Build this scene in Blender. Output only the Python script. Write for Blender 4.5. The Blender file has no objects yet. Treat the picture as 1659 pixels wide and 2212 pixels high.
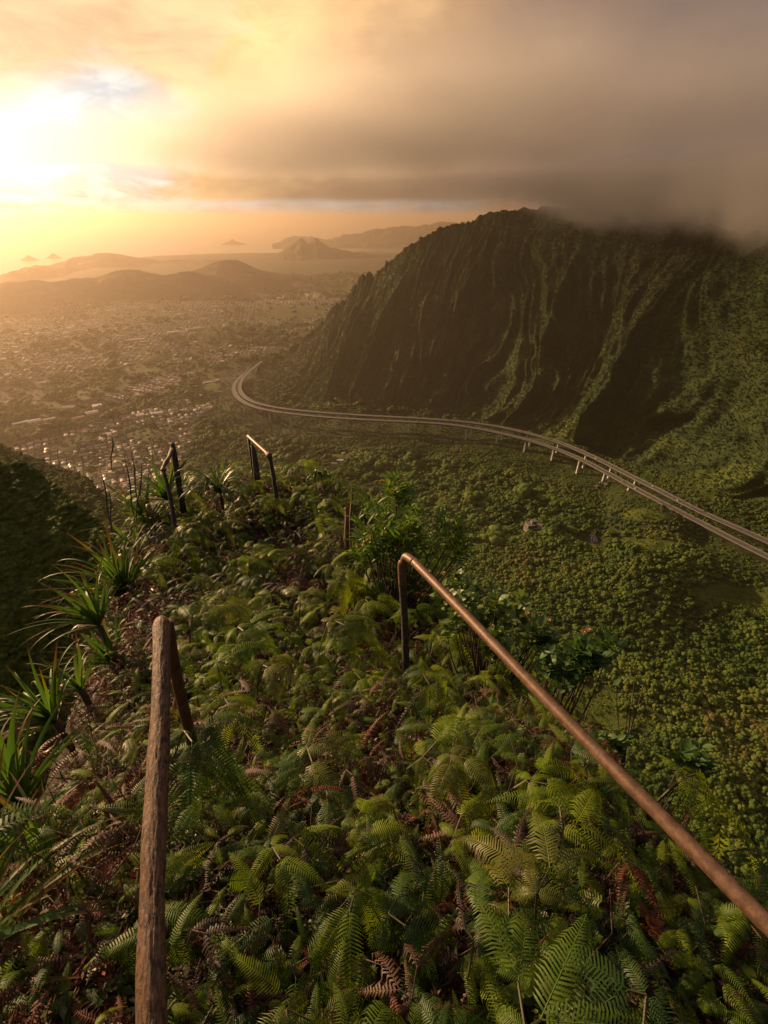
import bpy, math, random
import numpy as np
from mathutils import Vector, Matrix, Euler

SC = bpy.context.scene
COL = SC.collection
R = math.radians
random.seed(7)
rng = np.random.default_rng(11)

# ------------------------------------------------------------------ camera, sky, sun, exposure
PITCH = 31.4
SUN_AZ, SUN_EL = -52.0, 14.0
HAZE_D = 8.0e-5
RIDGE_CLOUD_D = 0.018
cam = bpy.data.cameras.new('camera')
cam.sensor_fit = 'VERTICAL'; cam.sensor_height = 36.0; cam.sensor_width = 27.0
cam.lens = 36.0 * 1044 / 2212
cam.clip_start = 0.05; cam.clip_end = 200000
co = bpy.data.objects.new('camera', cam); COL.objects.link(co)
co.rotation_euler = (R(90 - PITCH), 0, 0); co.location = (0, 0, 0)
SC.camera = co
SC.view_settings.view_transform = 'Standard'; SC.view_settings.look = 'None'
SC.view_settings.gamma = 1.0; SC.view_settings.use_curve_mapping = False
SC.view_settings.exposure = 0.72
SC.render.engine = 'CYCLES'
SC.cycles.max_bounces = 6; SC.cycles.diffuse_bounces = 2; SC.cycles.glossy_bounces = 2
SC.cycles.transmission_bounces = 3; SC.cycles.volume_bounces = 0; SC.cycles.transparent_max_bounces = 6
SC.cycles.use_denoising = True
SC.cycles.volume_step_rate = 1.0
SC.cycles.volume_max_steps = 128

sun = bpy.data.lights.new('sun', 'SUN'); sun.energy = 5.0; sun.angle = R(0.6); sun.color = (1.0, 0.63, 0.33)
so = bpy.data.objects.new('sun', sun); COL.objects.link(so)
_e, _a = R(SUN_EL), R(SUN_AZ)
SUND = Vector((math.sin(_a) * math.cos(_e), math.cos(_a) * math.cos(_e), math.sin(_e)))
so.rotation_euler = SUND.to_track_quat('Z', 'Y').to_euler()
so.location = SUND * 50

class NT:
    """small helper to write node trees"""
    def __init__(s, tree):
        s.t = tree
    def n(s, typ, **kw):
        nd = s.t.nodes.new(typ)
        for k, v in kw.items():
            setattr(nd, k, v)
        return nd
    def put(s, inp, v):
        if hasattr(v, 'is_output') or isinstance(v, bpy.types.NodeSocket):
            s.t.links.new(v, inp)
        else:
            inp.default_value = v
    def m(s, op, a, b=0.0, c=None, clamp=False):
        nd = s.n('ShaderNodeMath', operation=op); nd.use_clamp = clamp
        s.put(nd.inputs[0], a); s.put(nd.inputs[1], b)
        if c is not None: s.put(nd.inputs[2], c)
        return nd.outputs[0]
    def ss(s, x, a, b):                      # smoothstep from a to b
        nd = s.n('ShaderNodeMapRange', interpolation_type='SMOOTHSTEP')
        s.put(nd.inputs[0], x); s.put(nd.inputs[1], a); s.put(nd.inputs[2], b)
        nd.inputs[3].default_value = 0; nd.inputs[4].default_value = 1
        return nd.outputs[0]
    def mix(s, f, a, b, typ='MIX'):
        nd = s.n('ShaderNodeMix', data_type='RGBA', blend_type=typ)
        s.put(nd.inputs[0], f)
        for i, v in ((6, a), (7, b)):
            if isinstance(v, tuple) and len(v) == 3: v = v + (1,)
            s.put(nd.inputs[i], v)
        return nd.outputs[2]
    def noise(s, vec, scale, detail=4, rough=0.5, dist=0.0):
        nd = s.n('ShaderNodeTexNoise'); s.put(nd.inputs['Vector'], vec)
        nd.inputs['Scale'].default_value = scale; nd.inputs['Detail'].default_value = detail
        nd.inputs['Roughness'].default_value = rough; nd.inputs['Distortion'].default_value = dist
        return nd.outputs[0]
    def vec(s, x, y, z):
        nd = s.n('ShaderNodeCombineXYZ')
        for i, v in enumerate((x, y, z)): s.put(nd.inputs[i], v)
        return nd.outputs[0]
    def vm(s, op, a, b):
        nd = s.n('ShaderNodeVectorMath', operation=op); s.put(nd.inputs[0], a); s.put(nd.inputs[1], b)
        return nd

W = bpy.data.worlds.new('World'); SC.world = W; W.use_nodes = True
wt = W.node_tree; wt.nodes.clear(); T = NT(wt)
sky = T.n('ShaderNodeTexSky', sky_type='NISHITA'); sky.sun_disc = False
sky.sun_elevation = R(SUN_EL); sky.sun_rotation = R(SUN_AZ)
sky.altitude = 600; sky.air_density = 1.3; sky.dust_density = 3.0
tc = T.n('ShaderNodeTexCoord')
sep = T.n('ShaderNodeSeparateXYZ'); wt.links.new(tc.outputs['Generated'], sep.inputs[0])
X, Y, Z = sep.outputs
DEG = 180 / math.pi
az = T.m('MULTIPLY', T.m('ARCTAN2', X, Y), DEG)
el = T.m('MULTIPLY', T.m('ARCSINE', Z), DEG)
GLOWD = (math.sin(R(-42)) * math.cos(R(3)), math.cos(R(-42)) * math.cos(R(3)), math.sin(R(3)))
sdot = T.vm('DOT_PRODUCT', tc.outputs['Generated'], GLOWD).outputs['Value']
sang = T.m('MULTIPLY', T.m('ARCCOSINE', T.m('MINIMUM', sdot, 0.99999)), DEG)
ca = T.vec(T.m('MULTIPLY', az, 0.05), T.m('MULTIPLY', el, 0.10), 3.7)
n1 = T.m('SUBTRACT', T.noise(ca, 1.3, 6, 0.55, 0.3), 0.5)
n2 = T.m('SUBTRACT', T.noise(T.vec(T.m('MULTIPLY', az, 0.05), T.m('MULTIPLY', el, 0.13), 9.1), 3.4, 7, 0.6, 0.5), 0.5)
n3 = T.m('SUBTRACT', T.noise(T.vec(T.m('MULTIPLY', az, 0.22), T.m('MULTIPLY', el, 0.9), 1.0), 1.4, 6, 0.6, 0.3), 0.5)
# clear air: Nishita plus the glow of the sun behind thin cloud
glow = T.m('POWER', 2.718, T.m('MULTIPLY', sang, -0.028))
base = T.mix(1.0, sky.outputs[0], (0.028, 0.030, 0.034), 'MULTIPLY')
thin = T.mix(T.ss(T.m('ADD', n2, T.m('MULTIPLY', n1, 0.8)), -0.13, 0.12), (0.40, 0.46, 0.58), (0.92, 0.92, 0.93))
g1 = T.mix(1.0, thin, T.vec(glow, glow, glow), 'MULTIPLY')
g1 = T.mix(1.0, g1, (0.95, 0.95, 0.95), 'MULTIPLY')
clear = T.mix(1.0, base, g1, 'ADD')
wb = T.m('MULTIPLY', T.m('POWER', 2.718, T.m('MULTIPLY', T.m('MULTIPLY', sang, sang), -0.0045)), 0.22)
clear = T.mix(1.0, clear, T.mix(1.0, (0.9, 0.95, 1.0), T.vec(wb, wb, wb), 'MULTIPLY'), 'ADD')
# low far cumulus above the sea
low = T.m('MULTIPLY', T.m('MULTIPLY', T.ss(el, 3.2, 1.2), T.ss(el, 0.0, 0.7)), T.ss(n3, -0.02, 0.14))
clear = T.mix(T.m('MULTIPLY', low, 0.6), clear, (0.50, 0.33, 0.20))
# the big stratus: colour goes from gold near the sun to mauve grey away from it
cs = T.m('ADD', T.m('ADD', sang, T.m('MULTIPLY', n1, 20)), T.m('MULTIPLY', n2, 12))
rampn = T.n('ShaderNodeValToRGB'); wt.links.new(T.m('DIVIDE', T.m('SUBTRACT', cs, 5.0), 90.0), rampn.inputs[0])
cr = rampn.color_ramp
for p, c in ((0.06, (0.80, 0.52, 0.25)), (0.20, (0.85, 0.52, 0.23)), (0.34, (1.15, 0.70, 0.32)), (0.46, (0.46, 0.275, 0.14)), (0.56, (0.27, 0.175, 0.125)), (0.72, (0.150, 0.115, 0.108)), (0.9, (0.085, 0.074, 0.076))):
    e = cr.elements.new(p); e.color = c + (1,)
cr.elements.remove(cr.elements[0]); cr.elements.remove(cr.elements[-1])
cloudc = rampn.outputs[0]
under = T.m('MULTIPLY', T.ss(T.m('ADD', el, T.m('MULTIPLY', n1, 6)), 8.5, 0.5), T.ss(az, -23, -8))
cloudc = T.mix(T.m('MULTIPLY', under, 0.9), cloudc, (0.17, 0.105, 0.07))
bot = T.ss(T.m('ADD', el, T.m('MULTIPLY', n2, 0.8)), 1.05, 1.75)
bot = T.m('MAXIMUM', bot, T.ss(az, 6, 12))
edge = T.m('ADD', T.m('ADD', -21.5, T.m('MULTIPLY', el, 0.5)), T.m('MULTIPLY', n2, 13))
m1 = T.m('MULTIPLY', T.ss(T.m('SUBTRACT', az, edge), -2.0, 3.0), bot)
tl = T.ss(T.m('ADD', T.m('ADD', el, T.m('MULTIPLY', n1, 12)), T.m('MULTIPLY', T.m('ABSOLUTE', T.m('ADD', az, 24)), 0.35)), 8.0, 13.0)
tl = T.m('MAXIMUM', tl, T.ss(el, 15, 24))
bk = T.ss(T.m('ABSOLUTE', az), 75, 110)
m = T.m('MAXIMUM', T.m('MAXIMUM', m1, T.m('MULTIPLY', tl, 0.85)), bk)
m = T.m('MULTIPLY', m, T.ss(el, -12, -4))
cloudc = T.mix(1.0, cloudc, T.mix(T.ss(T.m('ADD', n2, T.m('MULTIPLY', n3, 0.3)), -0.25, 0.25), (0.88, 0.88, 0.90), (1.12, 1.10, 1.06)), 'MULTIPLY')
cloudc = T.mix(T.m('MULTIPLY', T.ss(el, 22, 60), 0.75), cloudc, (0.22, 0.19, 0.185))
col = T.mix(m, clear, cloudc)
col = T.mix(T.ss(el, -0.5, -3.0), col, (0.16, 0.11, 0.08))
bg = T.n('ShaderNodeBackground'); wt.links.new(col, bg.inputs[0]); bg.inputs[1].default_value = 0.76
wo = T.n('ShaderNodeOutputWorld'); wt.links.new(bg.outputs[0], wo.inputs[0])

# ------------------------------------------------------------------ measuring and noise
S_, C_ = math.sin(R(PITCH)), math.cos(R(PITCH))
def ray(px, py):
    x = (px - 829.5) / 1044; y = (1106 - py) / 1044
    return Vector((x, C_ + S_ * y, -S_ + C_ * y))
def at_d(px, py, d): return ray(px, py) * d                   # at a depth along the view axis
def at_h(px, py, h):                                          # at a horizontal distance
    r = ray(px, py); return r * (h / math.hypot(r.x, r.y))
def at_z(px, py, z): r = ray(px, py); return r * (z / r.z)    # where the sight line meets a height
def project(p):                                               # world -> photo units (array Nx3)
    p = np.asarray(p, float); x, y, z = p[..., 0], p[..., 1], p[..., 2]
    dep = C_ * y - S_ * z; up = S_ * y + C_ * z
    dd = np.where(dep > 0.05, dep, 0.05)
    return 829.5 + 1044 * x / dd, 1106 - 1044 * up / dd, dep

def _hash(ix, iy, seed):
    h = (ix.astype(np.int64) * 374761393 + iy.astype(np.int64) * 668265263 + seed * 1442695041) & 0xffffffff
    h = ((h ^ (h >> 13)) * 1274126177) & 0xffffffff
    h = ((h ^ (h >> 16)) * 2246822519) & 0xffffffff
    return ((h ^ (h >> 15)) & 0xffffff) / 0xffffff
def vnoise(x, y, seed=0):
    x = np.asarray(x, float); y = np.asarray(y, float)
    ix = np.floor(x); iy = np.floor(y); fx = x - ix; fy = y - iy
    fx = fx * fx * fx * (fx * (fx * 6 - 15) + 10); fy = fy * fy * fy * (fy * (fy * 6 - 15) + 10)
    a = _hash(ix, iy, seed); b = _hash(ix + 1, iy, seed); c = _hash(ix, iy + 1, seed); d = _hash(ix + 1, iy + 1, seed)
    return (a + (b - a) * fx) * (1 - fy) + (c + (d - c) * fx) * fy - 0.5
def fbm(x, y, o=4, seed=0, g=0.5):
    s = 0; a = 1.0
    for i in range(o):
        s = s + a * vnoise(x * 2 ** i + 13.7 * i, y * 2 ** i - 7.1 * i, seed + i); a *= g
    return s
def ridged(x, y, o=3, seed=0):
    s = 0; a = 1.0
    for i in range(o):
        s = s + a * (0.5 - np.abs(vnoise(x * 2 ** i + 5.2 * i, y * 2 ** i, seed + i)) * 2); a *= 0.5
    return s
def sst(x, a, b):
    t = np.clip((x - a) / (b - a), 0, 1); return t * t * (3 - 2 * t)

# ------------------------------------------------------------------ object helpers
def link(name, me, parent=None, mat=None):
    o = bpy.data.objects.new(name, me); COL.objects.link(o)
    if parent is not None: o.parent = parent
    if mat is not None and me is not None: me.materials.append(mat)
    return o
def mesh(name, v, f, mat=None, smooth=False):
    me = bpy.data.meshes.new(name); me.from_pydata([tuple(p) for p in v], [], [tuple(q) for q in f])
    if smooth: me.shade_smooth()
    me.update()
    if mat: me.materials.append(mat)
    return me
def grid_mesh(name, P, mat=None, smooth=True, wrap=False):
    """P: (n,m,3) numpy grid"""
    n, m = P.shape[:2]
    me = bpy.data.meshes.new(name)
    idx = np.arange(n * m).reshape(n, m)
    a = idx[:-1, :-1].ravel(); b = idx[1:, :-1].ravel(); c = idx[1:, 1:].ravel(); d = idx[:-1, 1:].ravel()
    q = np.stack([a, b, c, d], 1)
    if wrap:
        q2 = np.stack([idx[:-1, -1], idx[1:, -1], idx[1:, 0], idx[:-1, 0]], 1); q = np.concatenate([q, q2])
    fast_mesh(me, P.reshape(-1, 3), q)
    if smooth: me.shade_smooth()
    if mat: me.materials.append(mat)
    return me
def fast_mesh(me, V, Q):
    k = Q.shape[1]
    me.vertices.add(len(V)); me.vertices.foreach_set('co', np.ascontiguousarray(V, dtype=np.float32).ravel())
    me.loops.add(len(Q) * k); me.loops.foreach_set('vertex_index', np.ascontiguousarray(Q, dtype=np.int32).ravel())
    me.polygons.add(len(Q)); me.polygons.foreach_set('loop_start', np.arange(0, len(Q) * k, k, dtype=np.int32))
    me.update(calc_edges=True)
def attr(me, name, arr, typ='FLOAT'):
    a = me.attributes.new(name, typ, 'POINT')
    a.data.foreach_set('value' if typ in ('FLOAT', 'INT') else 'vector', np.ascontiguousarray(arr).ravel())
def tag(o, label=None, cat=None, group=None, kind=None):
    if label: o['label'] = label
    if cat: o['category'] = cat
    if group: o['group'] = group
    if kind: o['kind'] = kind
    return o
def empty(name, loc, rot=(0, 0, 0), sc=1.0):
    o = bpy.data.objects.new(name, None); COL.objects.link(o); o.empty_display_size = 0.1
    o.location = loc; o.rotation_euler = rot; o.scale = (sc, sc, sc); return o
def catmull(pts, n):
    P = np.array([tuple(p) for p in pts], float); k = len(P)
    t = np.linspace(0, k - 1, n); i = np.clip(t.astype(int), 0, k - 2); f = (t - i)[:, None]
    p0 = P[np.clip(i - 1, 0, k - 1)]; p1 = P[i]; p2 = P[i + 1]; p3 = P[np.clip(i + 2, 0, k - 1)]
    return 0.5 * ((2 * p1) + (-p0 + p2) * f + (2 * p0 - 5 * p1 + 4 * p2 - p3) * f * f + (-p0 + 3 * p1 - 3 * p2 + p3) * f ** 3)
def tube_grid(path, rad, nseg=10, noise=0.0, seed=0):
    """swept tube as grid (n, nseg, 3) with parallel-transported frame"""
    P = np.asarray(path, float); n = len(P); rad = np.broadcast_to(rad, (n,))
    tan = np.gradient(P, axis=0); tan /= np.linalg.norm(tan, axis=1)[:, None] + 1e-12
    up = np.array([0.31, 0.2, 0.93]); out = np.zeros((n, nseg, 3)); a = np.linspace(0, 2 * np.pi, nseg, endpoint=False)
    nrm = np.cross(tan[0], up); nrm /= np.linalg.norm(nrm)
    for i in range(n):
        nrm = nrm - tan[i] * nrm.dot(tan[i]); nrm /= np.linalg.norm(nrm); bi = np.cross(tan[i], nrm)
        r = rad[i] * (1 + (noise * fbm(a * 1.2 + 3, np.full(nseg, i * 0.25), 3, seed) if noise else 0))
        out[i] = P[i] + np.outer(np.cos(a) * r, nrm) + np.outer(np.sin(a) * r, bi)
    return out
def tube_mesh(name, path, rad, nseg=10, mat=None, noise=0.0, seed=0, cap=True):
    G = tube_grid(path, rad, nseg, noise, seed); n = len(G)
    V = G.reshape(-1, 3); F = []
    for i in range(n - 1):
        for j in range(nseg):
            k = (j + 1) % nseg; F.append((i * nseg + j, i * nseg + k, (i + 1) * nseg + k, (i + 1) * nseg + j))
    if cap: F.append(tuple(range(nseg))[::-1]); F.append(tuple((n - 1) * nseg + j for j in range(nseg)))
    return mesh(name, V, F, mat, True)

# ------------------------------------------------------------------ materials
def new_mat(name):
    ma = bpy.data.materials.new(name); ma.use_nodes = True
    t = ma.node_tree; t.nodes.clear(); T = NT(t)
    b = T.n('ShaderNodeBsdfPrincipled'); o = T.n('ShaderNodeOutputMaterial'); t.links.new(b.outputs[0], o.inputs[0])
    return ma, T, b
def simple(name, c, rough=0.7, metal=0.0, spec=0.5, var=0.15, scale=3.0):
    ma, T, b = new_mat(name)
    g = T.n('ShaderNodeNewGeometry')
    tcn = T.n('ShaderNodeTexCoord')
    n = T.noise(tcn.outputs['Object'], scale, 4)
    c2 = tuple(x * (1 - var) for x in c); c3 = tuple(min(1, x * (1 + var)) for x in c)
    T.put(b.inputs['Base Color'], T.mix(T.ss(n, 0.3, 0.7), c2, c3))
    b.inputs['Roughness'].default_value = rough; b.inputs['Metallic'].default_value = metal
    b.inputs['Specular IOR Level'].default_value = spec
    return ma
def leaf_mat(name, c1, c2, rough=0.45, trans=0.35, spec=0.4, tcol=None, tip=None, scale=6.0, c3=None):
    """leaf: two greens by instance and noise, some light passing through"""
    ma, T, b = new_mat(name)
    oi = T.n('ShaderNodeObjectInfo'); tcn = T.n('ShaderNodeTexCoord')
    n = T.noise(tcn.outputs['Object'], scale, 3)
    f = T.m('ADD', T.m('MULTIPLY', oi.outputs['Random'], 0.75), T.m('MULTIPLY', T.m('SUBTRACT', n, 0.35), 0.8), clamp=True)
    c = T.mix(f, c1, c2)
    if c3: c = T.mix(T.ss(T.m('FRACT', T.m('MULTIPLY', oi.outputs['Random'], 7.31)), 0.8, 0.86), c, c3)
    if tip:
        at = T.n('ShaderNodeAttribute', attribute_name='tip')
        c = T.mix(T.ss(T.m('ADD', at.outputs['Fac'], T.m('MULTIPLY', oi.outputs['Random'], 0.35)), 0.75, 1.15), c, tip)
    T.put(b.inputs['Base Color'], c); b.inputs['Roughness'].default_value = rough
    b.inputs['Specular IOR Level'].default_value = spec
    tr = T.n('ShaderNodeBsdfTranslucent')
    T.put(tr.inputs[0], T.mix(1.0, c, tcol or (1.5, 1.35, 0.5), 'MULTIPLY'))
    mx = T.n('ShaderNodeMixShader'); mx.inputs[0].default_value = trans
    ma.node_tree.links.new(b.outputs[0], mx.inputs[1]); ma.node_tree.links.new(tr.outputs[0], mx.inputs[2])
    o = [x for x in ma.node_tree.nodes if x.type == 'OUTPUT_MATERIAL'][0]
    ma.node_tree.links.new(mx.outputs[0], o.inputs[0])
    return ma
# ------------------------------------------------------------------ the viaduct lines (used by terrain too)
def deckz(px): return float(np.interp(px, [500, 560, 800, 1200, 1420, 1520, 1659, 1900], [-512, -508, -490, -464, -441, -434, -428, -420]))
NEAR = [(562, 783), (535, 801), (512, 820), (504, 836), (509, 853), (523, 866), (545, 877), (590, 888), (683, 899), (806, 907), (943, 914), (1010, 922), (1075, 934), (1137, 949), (1197, 968), (1253, 991), (1307, 1019), (1362, 1049), (1425, 1083), (1500, 1122), (1560, 1153), (1659, 1203), (1760, 1252), (1900, 1318)]
FARL = [(566, 780), (546, 795), (526, 814), (518, 830), (519, 846), (532, 860), (556, 871), (610, 882), (700, 891), (806, 898), (900, 903), (1004, 911), (1100, 926), (1200, 953), (1280, 986), (1362, 1028), (1430, 1062), (1500, 1099), (1580, 1135), (1659, 1170), (1760, 1216), (1900, 1276)]
def deckline(L, back):
    out = []
    for i, (px, py) in enumerate(L):
        z = deckz(px) if i > 4 else deckz(500) - (5 - i) * 3.0
        out.append(at_z(px, py, z))
    P = catmull(out, 400)
    d = np.r_[0, np.cumsum(np.linalg.norm(np.diff(P, axis=0), axis=1))]
    t = np.arange(0, d[-1], 8.0)
    P = np.stack([np.interp(t, d, P[:, k]) for k in range(3)], 1)
    for _ in range(12): P[1:-1] = P[1:-1] * 0.5 + (P[:-2] + P[2:]) * 0.25
    return P
DN = deckline(NEAR, False); DF = deckline(FARL, True)

# ------------------------------------------------------------------ terrain heights
_ctl = []
for px, py, z in [(200, 1000, -566), (100, 700, -590), (600, 700, -585), (330, 880, -568), (450, 880, -566), (100, 850, -572), (700, 1010, -532),
                  (900, 990, -520), (1100, 1010, -500), (1300, 1090, -472), (1150, 1130, -488), (1300, 1400, -462), (1500, 1300, -452),
                  (1650, 1330, -446), (1640, 1600, -440), (1900, 1200, -425), (600, 950, -540), (1650, 1050, -425), (1500, 1000, -440), (480, 760, -560), (300, 620, -598), (640, 640, -598)]:
    p = at_z(px, py, z); _ctl.append((p.x, p.y, z, 1.0))
for P, dz in ((DN, 1), (DF, 1)):
    for k in range(0, len(P), 8):
        q = project(P[k])[0]
        h = float(np.interp(q, [500, 530, 580, 1200, 1320, 1385, 1420, 1900], [8, 20, 36, 36, 26, 10, 1.6, 1.4]))
        _ctl.append((P[k][0], P[k][1], P[k][2] - h, 2.2))
_ctl.append((-1500, 12000, -600, 1)); _ctl.append((3000, 9000, -598, 1)); _ctl.append((1500, -200, -400, 1)); _ctl.append((-1500, 100, -560, 1))
_ctl = np.array(_ctl)
def floor_h(x, y):
    x = np.asarray(x, float); y = np.asarray(y, float); num = np.zeros(x.shape); den = np.zeros(x.shape)
    for cx, cy, cz, w in _ctl:
        d2 = (x - cx) ** 2 + (y - cy) ** 2 + 60.0 ** 2
        k = w / d2 ** 1.6; num += k * cz; den += k
    return num / den
# yardstick for the near ridge the stair runs along
_yy = [-60, -20, -3, 0, 0.6, 1.2, 2.0, 3.0, 4.2, 5.5, 6.6, 7.4, 8.5, 12, 30, 80, 160, 300, 520, 900]
_zz = [10, 3, -1.1, -1.55, -1.78, -2.03, -2.60, -2.95, -3.20, -3.42, -3.52, -3.95, -4.9, -9, -27, -75, -150, -290, -480, -640]
_lx = [-6, -4, -2.0, -1.0, -0.92, -1.02, -1.45, -2.0, -2.5, -3.0, -2.9, -2.6, -2.6, -3.5, -8, -22, -50, -120, -240, -420]
_rx = [6, 4, 2.0, 0.98, 0.85, 0.74, 0.66, 0.48, 0.16, -0.45, -1.0, -1.6, -1.9, -2.2, -3, -6, -14, -60, -160, -330]
def ridge_h(x, y):
    zc = np.interp(y, _yy, _zz); l = np.interp(y, _yy, _lx); r = np.interp(y, _yy, _rx)
    d = np.maximum(np.maximum(l - x, x - r), 0)
    drop = np.interp(d, [0, 0.3, 0.8, 2, 6, 30, 90, 180, 320, 520, 900], [0, 0.18, 0.85, 3.0, 10.0, 48, 120, 208, 330, 450, 620])
    amp = np.clip(d / 25.0, 0, 1)
    return zc - drop + fbm(x / 60, y / 60, 4, 3) * 30 * amp + fbm(x * 1.6, y * 1.6, 3, 5) * 0.20 * (1 - amp)
def H(x, y):
    f = floor_h(x, y)
    rr = np.hypot(x, y)
    f = f + fbm(x / 140, y / 140, 4, 21) * 16 * sst(rr, 200, 500) * (1 - sst(rr, 1500, 2600))
    for kx, ky, kz, s, h in KNOLLS:
        f = f + h * np.exp(-((x - kx) ** 2 + (y - ky) ** 2) / (2 * s * s))
    # keep the ground under the road
    g = np.full(np.shape(x), 1e9); gz = np.full(np.shape(x), -9999.0)
    sel = (rr > 500) & (rr < 1900) & (np.abs(x) < 1400)
    if np.any(sel):
        xs = x[sel]; ys = y[sel]; bd = np.full(xs.shape, 1e9); bz = np.zeros(xs.shape); br = np.zeros(xs.shape)
        for P in (DN, DF):
            for k in range(0, len(P), 3):
                d = np.hypot(xs - P[k][0], ys - P[k][1]); mm = d < bd; bd[mm] = d[mm]; bz[mm] = P[k][2]; br[mm] = math.hypot(P[k][0], P[k][1])
        g[sel] = bd; gz[sel] = bz
        pz = PIERZONE(xs, ys); fr = np.hypot(xs, ys) < br
        lim = bz - 1.2 - 27 * pz + np.maximum(bd - 12, 0) * np.where(fr, 0.5 - 0.42 * pz, 0.5)
        f[sel] = np.where((bd < 60) | (fr & (bd < 260)), np.minimum(f[sel], lim), f[sel])
    rh = ridge_h(x, y)
    k = 6.0
    near = rr < 60
    sm = np.maximum(f, rh)
    return sm
def PIERZONE(x, y):
    q = project(np.stack([x, y, np.full_like(x, -480.0)], -1))[0]
    return sst(q, 520, 570) * (1 - sst(q, 1290, 1380))
KNOLLS = []
for px, py, z, s, h in [(1400, 1120, -445, 40, 20), (1180, 1190, -485, 60, 14), (1250, 960, -478, 50, 26), (1560, 1040, -440, 70, 24), (1340, 1260, -465, 60, 16)]:
    p = at_z(px, py, z); KNOLLS.append((p.x, p.y, z, s, h))

# ------------------------------------------------------------------ ground material: canopy colours by noise and by painted land use
def veg_mat(name, dark, mid, pale_tone, bump=0.4, scl=0.02, grass=(0.10, 0.135, 0.022), rock=(0.05, 0.035, 0.025)):
    ma, T, b = new_mat(name)
    g = T.n('ShaderNodeNewGeometry'); P = g.outputs['Position']
    n1 = T.noise(P, scl, 6, 0.6); n2 = T.noise(P, scl * 7, 5, 0.65); n3 = T.noise(P, scl * 0.25, 3)
    c = T.mix(T.ss(n2, 0.38, 0.66), dark, mid)
    c = T.mix(T.m('MULTIPLY', T.ss(n1, 0.45, 0.7), 0.8), c, pale_tone)  # paler vegetation tone mixed in by noise
    c = T.mix(T.m('MULTIPLY', T.ss(n3, 0.55, 0.75), 0.35), c, rock)
    ga = T.n('ShaderNodeAttribute', attribute_name='grass')
    gc = T.mix(n2, grass, tuple(x * 0.6 for x in grass))
    c = T.mix(ga.outputs['Fac'], c, gc)
    T.put(b.inputs['Base Color'], c); b.inputs['Roughness'].default_value = 0.9; b.inputs['Specular IOR Level'].default_value = 0.15
    bp = T.n('ShaderNodeBump'); bp.inputs['Strength'].default_value = bump; bp.inputs['Distance'].default_value = 1.0 / scl * 0.12
    T.put(bp.inputs['Height'], T.m('ADD', n2, T.m('MULTIPLY', n1, 1.5))); T.put(b.inputs['Normal'], bp.outputs[0])
    return ma
M_valley = veg_mat('valley_vegetation', (0.018, 0.028, 0.010), (0.040, 0.056, 0.016), (0.065, 0.080, 0.020))
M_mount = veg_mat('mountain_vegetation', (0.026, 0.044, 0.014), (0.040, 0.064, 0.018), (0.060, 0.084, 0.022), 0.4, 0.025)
M_hill = veg_mat('far_hill_vegetation', (0.03, 0.035, 0.016), (0.045, 0.05, 0.02), (0.07, 0.07, 0.03), 0.3, 0.004)
def earth_mat():
    ma, T, b = new_mat('dark_humus')
    g = T.n('ShaderNodeNewGeometry'); P = g.outputs['Position']
    n = T.noise(P, 9, 6, 0.65); n2 = T.noise(P, 60, 4, 0.6)
    c = T.mix(T.ss(n, 0.4, 0.65), (0.012, 0.008, 0.005), (0.035, 0.020, 0.011))
    c = T.mix(T.ss(n2, 0.55, 0.7), c, (0.03, 0.032, 0.010))
    T.put(b.inputs['Base Color'], c); b.inputs['Roughness'].default_value = 0.9
    bp = T.n('ShaderNodeBump'); bp.inputs['Strength'].default_value = 0.8; bp.inputs['Distance'].default_value = 0.03
    T.put(bp.inputs['Height'], T.m('ADD', n, n2)); T.put(b.inputs['Normal'], bp.outputs[0])
    return ma
M_earth = earth_mat()

def in_poly(px, py, poly):
    c = np.zeros(px.shape, bool); n = len(poly)
    for i in range(n):
        x1, y1 = poly[i]; x2, y2 = poly[(i + 1) % n]
        if y1 == y2: continue
        k = ((y1 > py) != (y2 > py)) & (px < (x2 - x1) * (py - y1) / (y2 - y1) + x1)
        c ^= k
    return c
TOWN_NEAR = [(15, 975), (60, 955), (170, 925), (260, 900), (330, 880), (400, 858), (440, 852), (462, 880), (430, 905), (415, 955), (390, 1000), (360, 1060), (300, 1085), (200, 1055), (120, 1030), (30, 1000)]
TOWN_FAR = [(-200, 730), (60, 690), (220, 650), (330, 646), (430, 652), (520, 652), (600, 648), (660, 640), (735, 645), (705, 690), (668, 722), (600, 742), (530, 752), (420, 765), (330, 778), (230, 800), (90, 818), (-200, 830)]
TOWN_MID = [(230, 852), (330, 815), (420, 800), (428, 812), (380, 835), (290, 862), (235, 868)]
TOWN_ROWS = [(350, 780), (560, 750), (600, 752), (560, 770), (420, 792), (340, 792)]
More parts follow.
